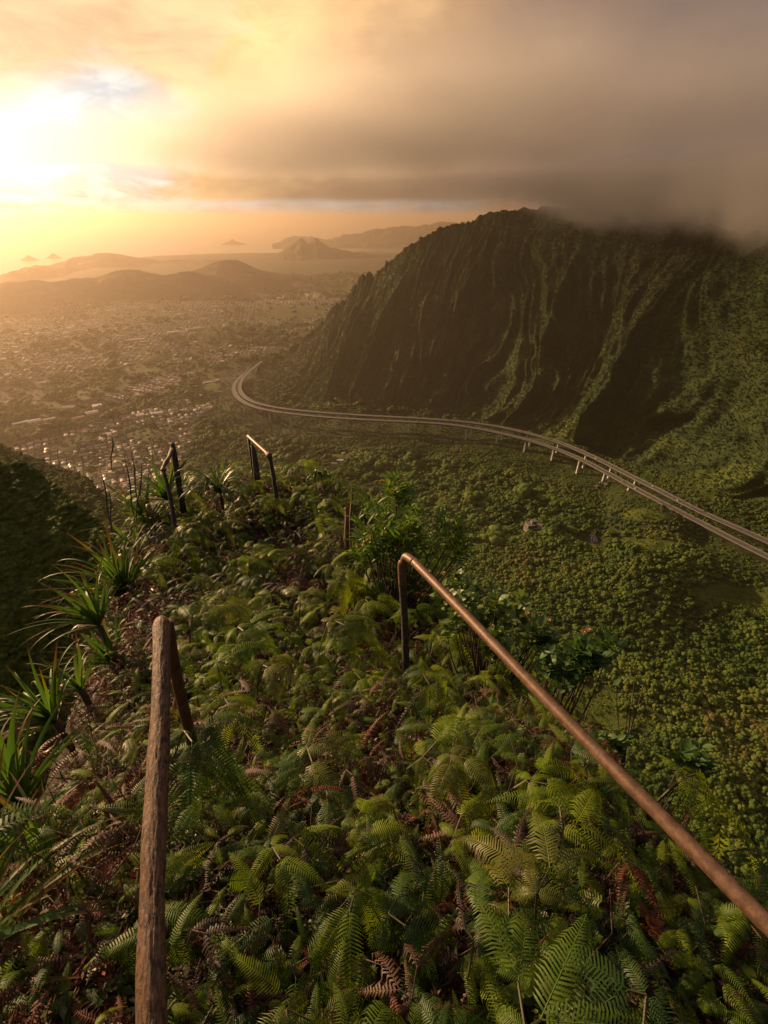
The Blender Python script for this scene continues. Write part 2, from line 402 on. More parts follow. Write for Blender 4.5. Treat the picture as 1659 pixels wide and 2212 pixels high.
def land_use(P):
    """grass (0..1), wood (0..1) and town (bool) of ground points"""
    px, py, dep = project(P); x, y = P[..., 0], P[..., 1]
    vis = dep > 50
    town = vis & (in_poly(px, py, TOWN_NEAR) | in_poly(px, py, TOWN_FAR) | in_poly(px, py, TOWN_MID) | in_poly(px, py, TOWN_ROWS))
    gaps = fbm(x / 260, y / 260, 3, 77) > 0.27
    far = np.hypot(x, y) > 1700
    town &= ~(gaps & far)
    grass = np.zeros(px.shape)
    for cx, cy, rx, ry, a in [(1600, 1290, 130, 34, 1), (1180, 940, 45, 20, .8), (1240, 915, 45, 30, .8), (1390, 1110, 60, 16, .9), (1590, 1050, 110, 34, .7), (1400, 1175, 60, 18, .9),
                              (1290, 1560, 80, 90, .8), (1270, 1190, 30, 16, .6), (460, 835, 26, 9, .8), (300, 800, 50, 9, .6), (100, 790, 100, 8, .4), (545, 640, 50, 8, .8), (730, 985, 30, 8, .9), (1250, 1000, 40, 10, .5), (250, 835, 80, 10, .5), (1370, 1560, 60, 60, .6)]:
        d = ((px - cx) / rx) ** 2 + ((py - cy) / ry) ** 2
        grass = np.maximum(grass, a * (1 - sst(d + fbm(px / 30, py / 18, 3, 9) * 0.9, 0.5, 1.1)))
    n = fbm(x / 55, y / 55, 3, 31)
    grass = np.maximum(grass, 0.4 * sst(n, 0.42, 0.55) * (np.hypot(x, y) < 1500))
    grass[~vis] = 0
    return grass, town

def build_ground():
    a1 = np.linspace(-64, 64, 640); a2 = np.linspace(64, 296, 90)[1:-1]
    A = np.radians(np.r_[a1, a2])
    def rings(rs):
        Rr, AA = np.meshgrid(rs, A, indexing='ij')
        x = Rr * np.sin(AA); y = Rr * np.cos(AA)
        return x, y
    rn = np.exp(np.linspace(math.log(0.12), math.log(16), 190))
    x, y = rings(rn); z = ridge_h(x, y)
    me = grid_mesh('ridge_ground', np.stack([x, y, z], -1)[:, ::-1], M_earth, True, True)
    o = link('ridge_ground', me); tag(o, kind='structure')
    rf = np.r_[np.exp(np.linspace(math.log(15.5), math.log(300), 110)), np.linspace(300, 2400, 250)[1:], np.exp(np.linspace(math.log(2400), math.log(14500), 90))[1:]]
    x, y = rings(rf); z = H(x, y)
    rr = np.hypot(x, y)
    coast = 10000 + 500 * fbm(np.arctan2(x, y) * 9, np.zeros_like(x), 3, 4) - 3600 * sst(-np.degrees(np.arctan2(x, y)), 18, 34)
    z = z + fbm(x / 700, y / 700, 4, 8) * 22 * sst(rr, 2500, 4500)
    z = np.where(rr > coast, np.minimum(z, -602.0 - 0.001 * (rr - coast)), np.where(rr > 6000, np.maximum(z, -598.5), z))
    P = np.stack([x, y, z], -1)[:, ::-1]
    me = grid_mesh('valley_floor', P, M_valley, True, True)
    g, t = land_use(P); attr(me, 'grass', np.maximum(g, t * 0.35).astype(np.float32))
    o = link('valley_floor', me); tag(o, kind='structure')
build_ground()
# sea
ma, T, b = new_mat('sea_water')
b.inputs['Base Color'].default_value = (0.02, 0.035, 0.04, 1); b.inputs['Roughness'].default_value = 0.28
g = T.n('ShaderNodeNewGeometry'); bp = T.n('ShaderNodeBump'); bp.inputs['Strength'].default_value = 0.35; bp.inputs['Distance'].default_value = 8
T.put(bp.inputs['Height'], T.noise(g.outputs['Position'], 0.02, 5, 0.6)); T.put(b.inputs['Normal'], bp.outputs[0])
A = np.linspace(0, 2 * np.pi, 97)[:-1]; rs = np.array([0.01, 6000, 12000, 24000, 45000, 70000.])
Rr, AA = np.meshgrid(rs, A, indexing='ij')
o = link('sea', grid_mesh('sea', np.stack([Rr * np.sin(AA), Rr * np.cos(AA), np.full_like(Rr, -600)], -1)[:, ::-1], ma, False, True)); tag(o, kind='structure')

# ------------------------------------------------------------------ lofted slopes: mountain, spurs, far hills
def loft(name, crest, foot, nu, nv, prof, disp, mat, back=None, grass_and_lightf=None, amp_top=0.25, pre=None):
    C = catmull(crest, nu); F = catmull(foot, nu)
    v = np.linspace(0, 1, nv)
    Hh = prof(v)                                        # height fraction left at v (1 at crest, 0 at foot)
    P = C[:, None, :2] * (1 - v)[None, :, None] + F[:, None, :2] * v[None, :, None]
    if pre is not None: Hh = pre(np.linspace(0, 1, nu)[:, None], v[None, :], Hh[None, :])
    else: Hh = Hh[None, :]
    z = F[:, None, 2] + (C[:, 2] - F[:, 2])[:, None] * Hh
    P = np.concatenate([P, z[..., None]], -1)
    du = np.gradient(P, axis=0); dv = np.gradient(P, axis=1); N = np.cross(dv, du)
    N /= np.linalg.norm(N, axis=-1)[..., None] + 1e-9
    flip = np.sign((N * -P).sum(-1).mean()); N *= flip
    N[..., 2] *= 0.35
    U, V = np.meshgrid(np.linspace(0, 1, nu), v, indexing='ij')
    D, dz = disp(U, V, P)
    env = amp_top + (1 - amp_top) * sst(V, 0, 0.16); env = env * (1 - sst(V, 0.82, 1.0))
    P = P + N * (D * env)[..., None]; P[..., 2] += dz
    front = P.copy()
    if back is not None:
        nb = 40; w = np.linspace(0, 1, nb)[1:]
        B = P[:, :1, :] + w[None, :, None] * np.array(back)[None, None, :]
        B[..., 2] += fbm(B[..., 0] / 90, B[..., 1] / 90, 3, 5) * 25 * w[None, :]
        P = np.concatenate([B[:, ::-1], P], 1)
    if flip > 0: P2 = P
    else: P2 = P[::-1]
    me = grid_mesh(name, P2, mat, True)
    if grass_and_lightf is not None: attr(me, 'grass', grass_and_lightf(P2).astype(np.float32))
    o = link(name, me); tag(o, kind='structure')
    return front

CR = [(556, 794, 2060), (600, 770, 2080), (640, 747, 2080), (676, 716, 2070), (706, 686, 2050), (722, 662, 2030), (742, 650, 2010), (766, 612, 1990), (794, 588, 1970), (806, 597, 1950), (835, 568, 1930), (870, 540, 1900), (915, 512, 1860), (960, 489, 1830), (1010, 480, 1790), (1050, 463, 1760), (1110, 452, 1710), (1200, 447, 1640), (1300, 452, 1550), (1400, 456, 1470), (1480, 462, 1400), (1570, 492, 1330), (1659, 478, 1250), (1900, 440, 1080), (2200, 440, 930), (2700, 430, 850)]
FT = [(548, 815), (556, 830), (566, 845), (580, 856), (600, 864), (622, 870), (645, 875), (668, 879), (692, 882), (716, 885), (742, 887), (770, 889), (800, 890), (832, 892), (868, 894), (905, 898), (950, 904), (1010, 912), (1075, 925), (1135, 940), (1200, 958), (1280, 985), (1370, 1020), (1560, 1085), (1800, 1160), (2300, 1300)]
def fl(px, py):
    z = -500.0
    for _ in range(4):
        p = at_z(px, py, z); z = float(floor_h(np.array([p.x]), np.array([p.y]))[0])
    p = at_z(px, py, z); return Vector((p.x, p.y, z - 9))
def prof_m(v): return np.interp(v, [0, .1, .25, .45, .65, .8, .92, 1], [1, .86, .66, .42, .23, .115, .04, 0])
def disp_m(U, V, P):
    w = fbm(U * 7, V * 1.5, 3, 2) * 0.06 + (V - 0.5) ** 2 * 0.0
    d = 42 * (ridged((U + w) * 17, V * 0.8 + 0.3, 1, 40)) + 24 * ridged((U + w * 1.3) * 41, V * 1.7, 2, 44) * sst(V, .02, .2) + 14 * ridged((U + w * .8) * 110, V * 4, 2, 50) + 14 * fbm(U * 60, V * 12, 4, 60)
    for u0, s, a, k in [(0.40, 0.010, 60, -0.07), (0.47, 0.008, 45, -0.06), (0.335, 0.010, 45, -0.02), (0.245, 0.012, 35, 0.0), (0.84, 0.02, 90, -0.02), (0.74, 0.014, 60, -0.03)]:
        d = d + a * np.exp(-np.abs((U - u0 - k * V + 0.6 * w) / s)) * sst(V, 0.02, 0.3)
    d = d * np.interp(V, [0, .5, 1], [0.7, 1.0, 0.7]) * np.interp(U, [0, .12, .3, 1], [.15, .35, 1, 1.1])
    return d, fbm(P[..., 0] / 22, P[..., 1] / 22, 4, 71) * 7 * sst(V, 0, .1) + (fbm(U * 160, U * 0, 3, 9) * np.interp(U, [0, .3, .5], [22, 18, 9]) - 1) * (1 - sst(V, 0, 0.08))
def grass_and_light_m(P):
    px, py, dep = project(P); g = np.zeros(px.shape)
    for cx, cy, rx, ry, a in [(1225, 925, 60, 28, .9), (1420, 960, 60, 26, .5), (1590, 1040, 120, 40, .6), (1620, 760, 60, 80, .25), (650, 800, 110, 50, .45), (740, 740, 60, 50, .35), (830, 660, 22, 90, .5), (660, 770, 60, 12, .5), (880, 560, 20, 40, .4)]:  # broad patch on the left apron paints in its lit, hazy tone
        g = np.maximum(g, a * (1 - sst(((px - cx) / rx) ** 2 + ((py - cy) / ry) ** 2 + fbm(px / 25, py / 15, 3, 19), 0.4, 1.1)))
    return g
FRONT = loft('mountain', [at_h(*c) for c in CR], [fl(*f) for f in FT], 760, 330, prof_m, disp_m, M_mount, back=(420, 620, -620), grass_and_lightf=grass_and_light_m,
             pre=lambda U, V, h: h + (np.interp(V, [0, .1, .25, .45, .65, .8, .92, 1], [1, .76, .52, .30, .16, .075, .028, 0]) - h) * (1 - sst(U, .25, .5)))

# near spurs on the left flank
SP1c = [(-520, 860, 95), (-300, 905, 90), (-120, 950, 84), (0, 1003, 78), (50, 1003, 74), (95, 1035, 70), (130, 1061, 66), (165, 1092, 62), (200, 1125, 58), (228, 1160, 54), (250, 1210, 50), (262, 1300, 44)]
SP1f = [(-900, 2100, 40), (-620, 2050, 38), (-400, 2000, 38), (-200, 1950, 38), (-80, 1900, 38), (20, 1850, 38), (100, 1820, 38), (170, 1800, 37), (230, 1800, 36), (290, 1800, 35), (340, 1810, 34), (380, 1820, 33)]
SP2c = [(-400, 820, 205), (-200, 880, 200), (-60, 925, 190), (0, 955, 185), (30, 976, 178), (90, 997, 170), (140, 1017, 160), (190, 1040, 150), (222, 1070, 140), (244, 1104, 130), (262, 1150, 118), (285, 1210, 105)]
SP2f = [(-500, 1500, 90), (-300, 1480, 90), (-120, 1460, 90), (0, 1440, 90), (60, 1430, 90), (120, 1420, 88), (180, 1410, 86), (230, 1400, 84), (270, 1400, 82), (310, 1400, 80), (340, 1400, 78), (380, 1400, 75)]
def prof_s(v): return 1 - v ** 0.9
def disp_s(sc):
    def f(U, V, P):
        d = sc * (9 * ridged(U * 7, V * 2.0, 2, 90) + 4 * fbm(U * 30, V * 14, 4, 91))
        return d, sc * fbm(U * 60, V * 40, 3, 93) * 1.4
    return f
M_spur = veg_mat('spur_vegetation', (0.022, 0.036, 0.012), (0.042, 0.062, 0.016), (0.070, 0.085, 0.020), 0.5, 0.15)
SPA = loft('hillside', [at_h(*c) for c in SP1c], [at_h(*c) for c in SP1f], 240, 200, prof_s, disp_s(0.35), M_spur, back=(-22, 62, -90))
SPB = loft('far_hillside', [at_h(a_, b_, c_ * 2.6) for a_, b_, c_ in SP2c], [at_h(a_, b_, c_ * 2.0) for a_, b_, c_ in SP2f], 220, 140, prof_s, disp_s(1.4), M_spur, back=(-120, 300, -400))

# far hills as ridges standing on the plain: crest pixels + distance, foot nearer
def far_ridge(name, cr, dist, base_z, front_w, seed, rough=0.12, nu=260, nv=60):
    C = [at_h(x, y, dist + dd) for x, y, dd in cr]
    C = [c if c.z > -592 else c * (-592 / c.z) for c in C]
    F = []
    for c in C:
        k = 1 - front_w / math.hypot(c.x, c.y); F.append(Vector((c.x * k, c.y * k, base_z)))
    hh = max(c.z for c in C) - base_z
    def d(U, V, P):
        Lu = np.linalg.norm(np.array(C[-1]) - np.array(C[0]))
        q = Lu / 600
        return front_w * rough * (ridged(U * q, V * 1.2, 3, seed)), fbm(P[..., 0] / 160, P[..., 1] / 160, 4, seed + 5) * hh * 0.10
    c0 = C[len(C) // 2]; n = c0.normalized()
    return loft(name, C, F, nu, nv, lambda v: np.interp(v, [0, .2, .5, .8, 1], [1, .72, .33, .09, 0]), d, M_hill, back=(n.x * front_w, n.y * front_w, base_z - c0.z - 40), amp_top=0.15)
far_ridge('near_hill', [(-260, 660, 0), (-120, 630, 0), (0, 612, 0), (60, 606, 0), (110, 608, 0), (170, 600, 0), (215, 598, 0), (250, 586, 0), (290, 583, 0), (330, 592, 0), (370, 592, 0), (410, 588, 0), (470, 600, 0), (520, 618, 0), (560, 640, 0), (600, 656, 0)], 4900, -600, 620, 101)
far_ridge('middle_hill', [(330, 612, 0), (380, 600, 0), (420, 585, 0), (450, 572, 0), (480, 564, 0), (510, 563, 0), (540, 572, 0), (570, 583, 0), (600, 590, 0), (650, 598, 0), (700, 612, 0), (760, 622, 0), (830, 640, 0)], 5600, -600, 700, 111)
far_ridge('coastal_hill', [(-300, 640, 0), (-100, 612, 0), (0, 592, -1500), (60, 578, -900), (120, 570, -400), (160, 556, 0), (200, 549, 0), (250, 548, 0), (290, 556, 0), (340, 562, 0), (400, 560, 0), (460, 562, 0), (520, 566, 0), (560, 570, 0)], 8000, -600, 900, 121)
far_ridge('twin_peak', [(480, 585, 0), (530, 570, 0), (570, 556, 0), (605, 544, 0), (622, 532, 0), (636, 522, 0), (648, 513, 0), (658, 520, 0), (667, 527, 0), (676, 519, 0), (684, 516, 0), (694, 524, 0), (712, 532, 0), (745, 540, 0), (780, 546, 0), (820, 552, 0), (900, 556, 0)], 8700, -600, 1300, 131, 0.06)
far_ridge('far_mountain_range', [(588, 528, 0), (600, 522, 0), (620, 514, 0), (640, 509, 0), (665, 512, 0), (690, 514, 0), (715, 514, 0), (745, 508, 0), (775, 505, 0), (800, 498, 0), (840, 492, 0), (870, 488, 0), (900, 490, 0), (960, 480, 0), (1040, 478, 0), (1200, 470, 0)], 13500, -600, 1200, 141, 0.08)
def islet(px, py, dist, w, h, seed):
    c = at_h(px, py, dist); k = -600 / c.z; c = Vector((c.x, c.y, -600))
    a = np.linspace(0, 2 * np.pi, 33)[:-1]; rr = np.linspace(1, 0, 9)
    A, Q = np.meshgrid(a, rr, indexing='ij')
    rad = w * (1 + 0.4 * fbm(np.cos(A) * 2 + seed, np.sin(A) * 2, 3, seed))
    x = c.x + np.cos(A) * Q * rad; y = c.y + np.sin(A) * Q * rad * 0.6
    z = -600 - 2 + (1 - Q) ** 1.1 * h * (1 + 0.5 * fbm(x / 120, y / 120, 3, seed))
    o = link('islet', grid_mesh('islet', np.swapaxes(np.stack([x, y, z], -1), 0, 1), M_hill, True, True)); tag(o, kind='structure')
islet(62, 557, 10500, 150, 75, 1); islet(115, 553, 10900, 140, 85, 2); islet(505, 531, 14500, 330, 120, 3)

# ------------------------------------------------------------------ haze and ridge cloud
def box_obj(name, lo, hi, mat):
    x0, y0, z0 = lo; x1, y1, z1 = hi
    v = [(x0, y0, z0), (x1, y0, z0), (x1, y1, z0), (x0, y1, z0), (x0, y0, z1), (x1, y0, z1), (x1, y1, z1), (x0, y1, z1)]
    f = [(3, 2, 1, 0), (4, 5, 6, 7), (0, 1, 5, 4), (1, 2, 6, 5), (2, 3, 7, 6), (3, 0, 4, 7)]
    return link(name, mesh(name, v, f, mat))
ma = bpy.data.materials.new('haze_air'); ma.use_nodes = True; t = ma.node_tree; t.nodes.clear(); T = NT(t)
pv = T.n('ShaderNodeVolumePrincipled'); o = T.n('ShaderNodeOutputMaterial'); t.links.new(pv.outputs[0], o.inputs['Volume'])
pv.inputs['Color'].default_value = (0.74, 0.60, 0.47, 1); pv.inputs['Density'].default_value = HAZE_D; pv.inputs['Anisotropy'].default_value = 0.67
haze = box_obj('haze', (-71000, -71000, -665), (71000, 71000, 128), ma); tag(haze, kind='stuff')

# the low stratus hugging the ridge top: thin at its ragged foot, denser above
ma = bpy.data.materials.new('ridge_cloud_vapour'); ma.use_nodes = True; t = ma.node_tree; t.nodes.clear(); T = NT(t)
pv = T.n('ShaderNodeVolumePrincipled'); o = T.n('ShaderNodeOutputMaterial'); t.links.new(pv.outputs[0], o.inputs['Volume'])
pv.inputs['Color'].default_value = (0.93, 0.90, 0.88, 1); pv.inputs['Anisotropy'].default_value = 0.45
g = T.n('ShaderNodeNewGeometry'); sp = T.n('ShaderNodeSeparateXYZ'); t.links.new(g.outputs['Position'], sp.inputs[0]); x, y, z = sp.outputs
nn = T.m('SUBTRACT', T.noise(g.outputs['Position'], 0.006, 5, 0.62), 0.5)
cx = T.m('SUBTRACT', 700.0, T.m('MULTIPLY', T.m('MAXIMUM', T.m('SUBTRACT', y, 1030.0), 0.0), 0.46))
front = T.m('ADD', T.m('SUBTRACT', x, cx), T.m('MULTIPLY', nn, 260.0))       # > 0 behind the crest
basez = T.m('SUBTRACT', T.m('SUBTRACT', 60.0, T.m('MULTIPLY', T.ss(T.m('SUBTRACT', y, x), 1300.0, 850.0), 80.0)), T.m('ADD', T.m('MULTIPLY', nn, 110.0), T.m('MULTIPLY', T.m('SUBTRACT', T.noise(g.outputs['Position'], 0.018, 5, 0.7, 0.8), 0.5), 120.0)))
up = T.ss(T.m('SUBTRACT', z, basez), -10.0, 42.0)
d = T.m('MULTIPLY', T.m('MULTIPLY', up, T.ss(front, -300.0, -60.0)), T.ss(x, 180.0, 620.0))
d = T.m('MULTIPLY', d, T.ss(z, 122.0, 20.0))
T.put(pv.inputs['Density'], T.m('MULTIPLY', d, RIDGE_CLOUD_D))
ridge_cloud = box_obj('ridge_cloud', (100, 420, -90), (1500, 2300, 124), ma); tag(ridge_cloud, kind='stuff')

# one bank of the low stratus, added over the valley head to shade the mountain
ma = bpy.data.materials.new('stratus_vapour'); ma.use_nodes = True; t = ma.node_tree; t.nodes.clear(); T = NT(t)
pv = T.n('ShaderNodeVolumePrincipled'); o = T.n('ShaderNodeOutputMaterial'); t.links.new(pv.outputs[0], o.inputs['Volume'])
pv.inputs['Color'].default_value = (0.95, 0.93, 0.92, 1); pv.inputs['Anisotropy'].default_value = 0.5
g = T.n('ShaderNodeNewGeometry'); sp = T.n('ShaderNodeSeparateXYZ'); t.links.new(g.outputs['Position'], sp.inputs[0]); x, y, z = sp.outputs
x = T.m('ADD', x, -50.0); y = T.m('ADD', y, -2200.0)
u = T.m('DIVIDE', T.m('ADD', T.m('MULTIPLY', x, -0.75), T.m('MULTIPLY', y, 0.66)), 1900.0)
w_ = T.m('DIVIDE', T.m('ADD', T.m('MULTIPLY', x, 0.66), T.m('MULTIPLY', y, 0.75)), 980.0)
zz = T.m('DIVIDE', T.m('ADD', z, -255.0), 125.0)
q = T.m('ADD', T.m('ADD', T.m('MULTIPLY', u, u), T.m('MULTIPLY', w_, w_)), T.m('MULTIPLY', zz, zz))
nn = T.m('SUBTRACT', T.noise(g.outputs['Position'], 0.0022, 4, 0.6), 0.5)
q = T.m('ADD', q, T.m('MULTIPLY', nn, 1.5))
T.put(pv.inputs['Density'], T.m('MULTIPLY', T.ss(q, 1.1, 0.1), 0.0024))
a = np.linspace(0, 2 * np.pi, 65)[:-1]
V = []
for zz_ in (134, 400):
    for q_ in -a:
        u_, v_ = 1950 * math.cos(q_), 1050 * math.sin(q_); V.append((50 - .75 * u_ + .66 * v_, 2200 + .66 * u_ + .75 * v_, zz_))
F = [tuple(range(64))[::-1], tuple(range(64, 128))] + [(i, (i + 1) % 64, (i + 1) % 64 + 64, i + 64) for i in range(64)]
cl = link('stratus_cloud', mesh('stratus_cloud', V, F, ma)); tag(cl, kind='stuff')
# ------------------------------------------------------------------ vegetation pieces shared by the far woods
import bmesh
def ico(sub):
    bm = bmesh.new(); bmesh.ops.create_icosphere(bm, subdivisions=sub, radius=1)
    V = np.array([v.co[:] for v in bm.verts]); F = np.array([[v.index for v in f.verts] for f in bm.faces]); bm.free(); return V, F
ICO2, ICO1 = ico(2), ico(1)
def crown_mesh(name, seed, nb=9, cards=260, flat=0.6, mat=None, base=ICO2, card=0.066):
    r = np.random.default_rng(seed); V = []; F = []; k = 0; C = []
    for i in range(nb):
        a = r.uniform(0, 6.28); q = math.sqrt(r.uniform(0, 1)) * 0.68; h = (1 - q * q) * 0.55 * flat + r.uniform(-.12, .12)
        if i == 0: q = 0; h = .5 * flat
        c = np.array([math.cos(a) * q, math.sin(a) * q, h + 0.25]); s = r.uniform(.18, .40) * (1.15 if i == 0 else 1)
        bv, bf = base
        n = vnoise(bv[:, 0] * 3.1 + seed + i * 3, bv[:, 1] * 3.1 + bv[:, 2] * 2.3, i) + 0.6 * vnoise(bv[:, 0] * 7 + i, bv[:, 1] * 7 + bv[:, 2] * 6, i + 9)
        v = bv * s * (1 + 0.45 * n)[:, None] * np.array([1, 1, flat * 1.15]) + c
        V.append(v); F.append(bf + k); k += len(v); C.append((c, s))
    if cards:
        cv = []
        for i in range(cards):
            c, s = C[r.integers(nb)]; d = r.normal(size=3); d[2] = abs(d[2]) * .9 - .15; d /= np.linalg.norm(d)
            p = c + d * s * np.array([1, 1, flat * 1.15]) * r.uniform(.90, 1.38)
            t = np.cross(d, r.normal(size=3)); t /= np.linalg.norm(t) + 1e-6; t2 = np.cross(t, d) + r.normal(size=3) * .5
            e = card * r.uniform(.6, 1.3)
            cv += [p - t * e * .6, p + t2 * e * .5, p + t * e * .9]
        V.append(np.array(cv)); F.append(np.arange(len(cv)).reshape(-1, 3) + k)
    me = bpy.data.meshes.new(name); fast_mesh(me, np.concatenate(V), np.concatenate(F))
    if mat: me.materials.append(mat)
    return me
def wood_mat(name, cols, big=0.008, trans=False):
    ma, T, b = new_mat(name)
    oi = T.n('ShaderNodeObjectInfo'); g = T.n('ShaderNodeNewGeometry')
    n = T.noise(oi.outputs['Location'], big, 3)
    n_b = T.noise(oi.outputs['Location'], big * 4.5, 3)
    f = T.m('ADD', T.m('ADD', T.m('MULTIPLY', oi.outputs['Random'], 0.34), T.m('MULTIPLY', T.m('SUBTRACT', n, 0.32), 1.2)), T.m('MULTIPLY', T.m('SUBTRACT', n_b, 0.35), 0.8), clamp=True)
    rp = T.n('ShaderNodeValToRGB'); T.put(rp.inputs[0], f); cr = rp.color_ramp
    for i, c in enumerate(cols):
        e = cr.elements.new(0.05 + 0.9 * i / (len(cols) - 1)); e.color = c + (1,)
    cr.elements.remove(cr.elements[0]); cr.elements.remove(cr.elements[-1])
    d = T.noise(g.outputs['Position'], 1.1, 3)
    c = T.mix(1.0, rp.outputs[0], T.mix(d, (0.6, 0.6, 0.6), (1.35, 1.35, 1.25)), 'MULTIPLY')
    T.put(b.inputs['Base Color'], c); b.inputs['Roughness'].default_value = 0.8; b.inputs['Specular IOR Level'].default_value = 0.2
    return ma
M_wood = wood_mat('wood_foliage', [(0.020, 0.048, 0.010), (0.042, 0.085, 0.014), (0.080, 0.128, 0.019), (0.120, 0.155, 0.026), (0.125, 0.105, 0.032)])
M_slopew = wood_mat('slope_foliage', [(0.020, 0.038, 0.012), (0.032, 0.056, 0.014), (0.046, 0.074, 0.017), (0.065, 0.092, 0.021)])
M_silver = simple('silver_foliage', (0.12, 0.13, 0.10), 0.8)
M_trunk = simple('tree_bark', (0.05, 0.035, 0.024), 0.9, scale=1.0)
CROWNS = [crown_mesh('crown', 1, 13, 1500, .62, M_wood), crown_mesh('crown', 2, 11, 1300, .8, M_wood), crown_mesh('crown', 3, 15, 1600, .45, M_wood), crown_mesh('crown', 4, 10, 1300, .95, M_wood), crown_mesh('crown', 5, 14, 1500, .55, M_wood)]
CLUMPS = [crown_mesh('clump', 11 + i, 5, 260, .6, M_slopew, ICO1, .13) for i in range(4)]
CLUMPW = [crown_mesh('clump', 31 + i, 5, 420, .7, M_wood, ICO1, .10) for i in range(4)]

def scatter(name, pts, sc, rot, meshes, kind='stuff', pick=None):
    c = bpy.data.collections.new(name + '_sources')
    for i, me in enumerate(meshes):
        c.objects.link(bpy.data.objects.new('source%02d' % i, me))
    me = bpy.data.meshes.new(name); n = len(pts)
    me.vertices.add(n); me.vertices.foreach_set('co', np.ascontiguousarray(pts, dtype=np.float32).ravel())
    attr(me, 'sc', np.asarray(sc, np.float32)); attr(me, 'rt', np.asarray(rot, np.float32), 'FLOAT_VECTOR')
    attr(me, 'pk', (rng.integers(0, len(meshes), n) if pick is None else pick).astype(np.int32), 'INT')
    o = link(name, me); g = bpy.data.node_groups.new(name, 'GeometryNodeTree')
    g.interface.new_socket('Geometry', in_out='INPUT', socket_type='NodeSocketGeometry'); g.interface.new_socket('Geometry', in_out='OUTPUT', socket_type='NodeSocketGeometry')
    N = g.nodes; L = g.links
    gi = N.new('NodeGroupInput'); go = N.new('NodeGroupOutput'); ip = N.new('GeometryNodeInstanceOnPoints'); ci = N.new('GeometryNodeCollectionInfo')
    ci.inputs['Collection'].default_value = c; ci.inputs['Separate Children'].default_value = True; ci.inputs['Reset Children'].default_value = True
    ip.inputs['Pick Instance'].default_value = True
    def na(nm, dt):
        a = N.new('GeometryNodeInputNamedAttribute'); a.data_type = dt; a.inputs['Name'].default_value = nm; return a.outputs['Attribute']
    L.new(gi.outputs[0], ip.inputs['Points']); L.new(ci.outputs[0], ip.inputs['Instance']); L.new(na('pk', 'INT'), ip.inputs['Instance Index'])
    L.new(na('sc', 'FLOAT'), ip.inputs['Scale']); er = N.new('FunctionNodeEulerToRotation'); L.new(na('rt', 'FLOAT_VECTOR'), er.inputs[0]); L.new(er.outputs[0], ip.inputs['Rotation'])
    L.new(ip.outputs[0], go.inputs[0])
    md = o.modifiers.new('scatter', 'NODES'); md.node_group = g
    tag(o, kind=kind); return o
def yaw(n, tilt=0.15):
    return np.stack([rng.normal(0, tilt, n), rng.normal(0, tilt, n), rng.uniform(0, 6.283, n)], 1)

# canopy of the valley and of the own flank
def canopy():
    PX = []; SS = []
    def ring(r0, r1, s_of, cover, azr=(-44, 63)):
        n = int(math.radians(azr[1] - azr[0]) / 2 * (r1 ** 2 - r0 ** 2) * cover / (math.pi * s_of ** 2))
        r = np.sqrt(rng.uniform(r0 ** 2, r1 ** 2, n)); a = np.radians(rng.uniform(azr[0], azr[1], n))
        s = s_of * np.exp(rng.normal(0, .5, n)); PX.append(np.stack([r * np.sin(a), r * np.cos(a)], 1)); SS.append(s)
    rs = np.exp(np.linspace(math.log(9), math.log(260), 16))
    for a, b in zip(rs[:-1], rs[1:]): ring(a, b, max(0.28, 0.021 * a), 1.25)
    ring(260, 700, 3.7, 2.7); ring(700, 1250, 4.8, 2.1); ring(1250, 1900, 5.8, 1.1); ring(1900, 3200, 8.5, .40); ring(3200, 6000, 13, .22)
    P = np.concatenate(PX); s = np.concatenate(SS); r_all = np.hypot(P[:, 0], P[:, 1])
    s = s * np.exp(np.clip(fbm(P[:, 0] / 70, P[:, 1] / 70, 3, 12), -.5, .5) * .9)
    s = np.minimum(s, np.where(r_all > 700, 30, 6.5))
    dv = np.full(len(P), 1e9)
    for k in range(0, len(DN), 3): dv = np.minimum(dv, np.hypot(P[:, 0] - DN[k][0], P[:, 1] - DN[k][1]))
    s = np.minimum(s, np.interp(dv, [0, 40, 120, 200], [2.4, 3.0, 5.0, 30.0]))
    z = H(P[:, 0], P[:, 1]); Q = np.c_[P, z]
    gr, town = land_use(Q); keep = rng.uniform(size=len(Q)) > gr * 1.25
    keep &= ~(town & (rng.uniform(size=len(Q)) > 0.42))
    s = np.where(town, s * 0.62, s)
    for D in (DN, DF):
        for k in range(0, len(D), 2):
            keep &= ((P[:, 0] - D[k][0]) ** 2 + (P[:, 1] - D[k][1]) ** 2 > (7 + s) ** 2) | (z < D[k][2] - 14)
    for bx, by, br in CLEAR: keep &= (P[:, 0] - bx) ** 2 + (P[:, 1] - by) ** 2 > (br + s * .8) ** 2
    px, py, dep = project(Q); keep &= (px > -150) & (px < 1810) & (py < 2400)
    return Q[keep], s[keep]
def ground_at(px, py, z0=-500.0):
    z = z0
    for _ in range(6):
        p = at_z(px, py, z); z = float(H(np.array([p.x]), np.array([p.y]))[0])
    return at_z(px, py, z)
CLEAR = []
RUIN = ground_at(1152, 1146); CLEAR.append((RUIN.x, RUIN.y, 17))
PAD = ground_at(1280, 1168); CLEAR.append((PAD.x, PAD.y, 20))
BIG = []        # (pixel x, pixel y of the foot, width, depth, height, yaw, roof colour, label)
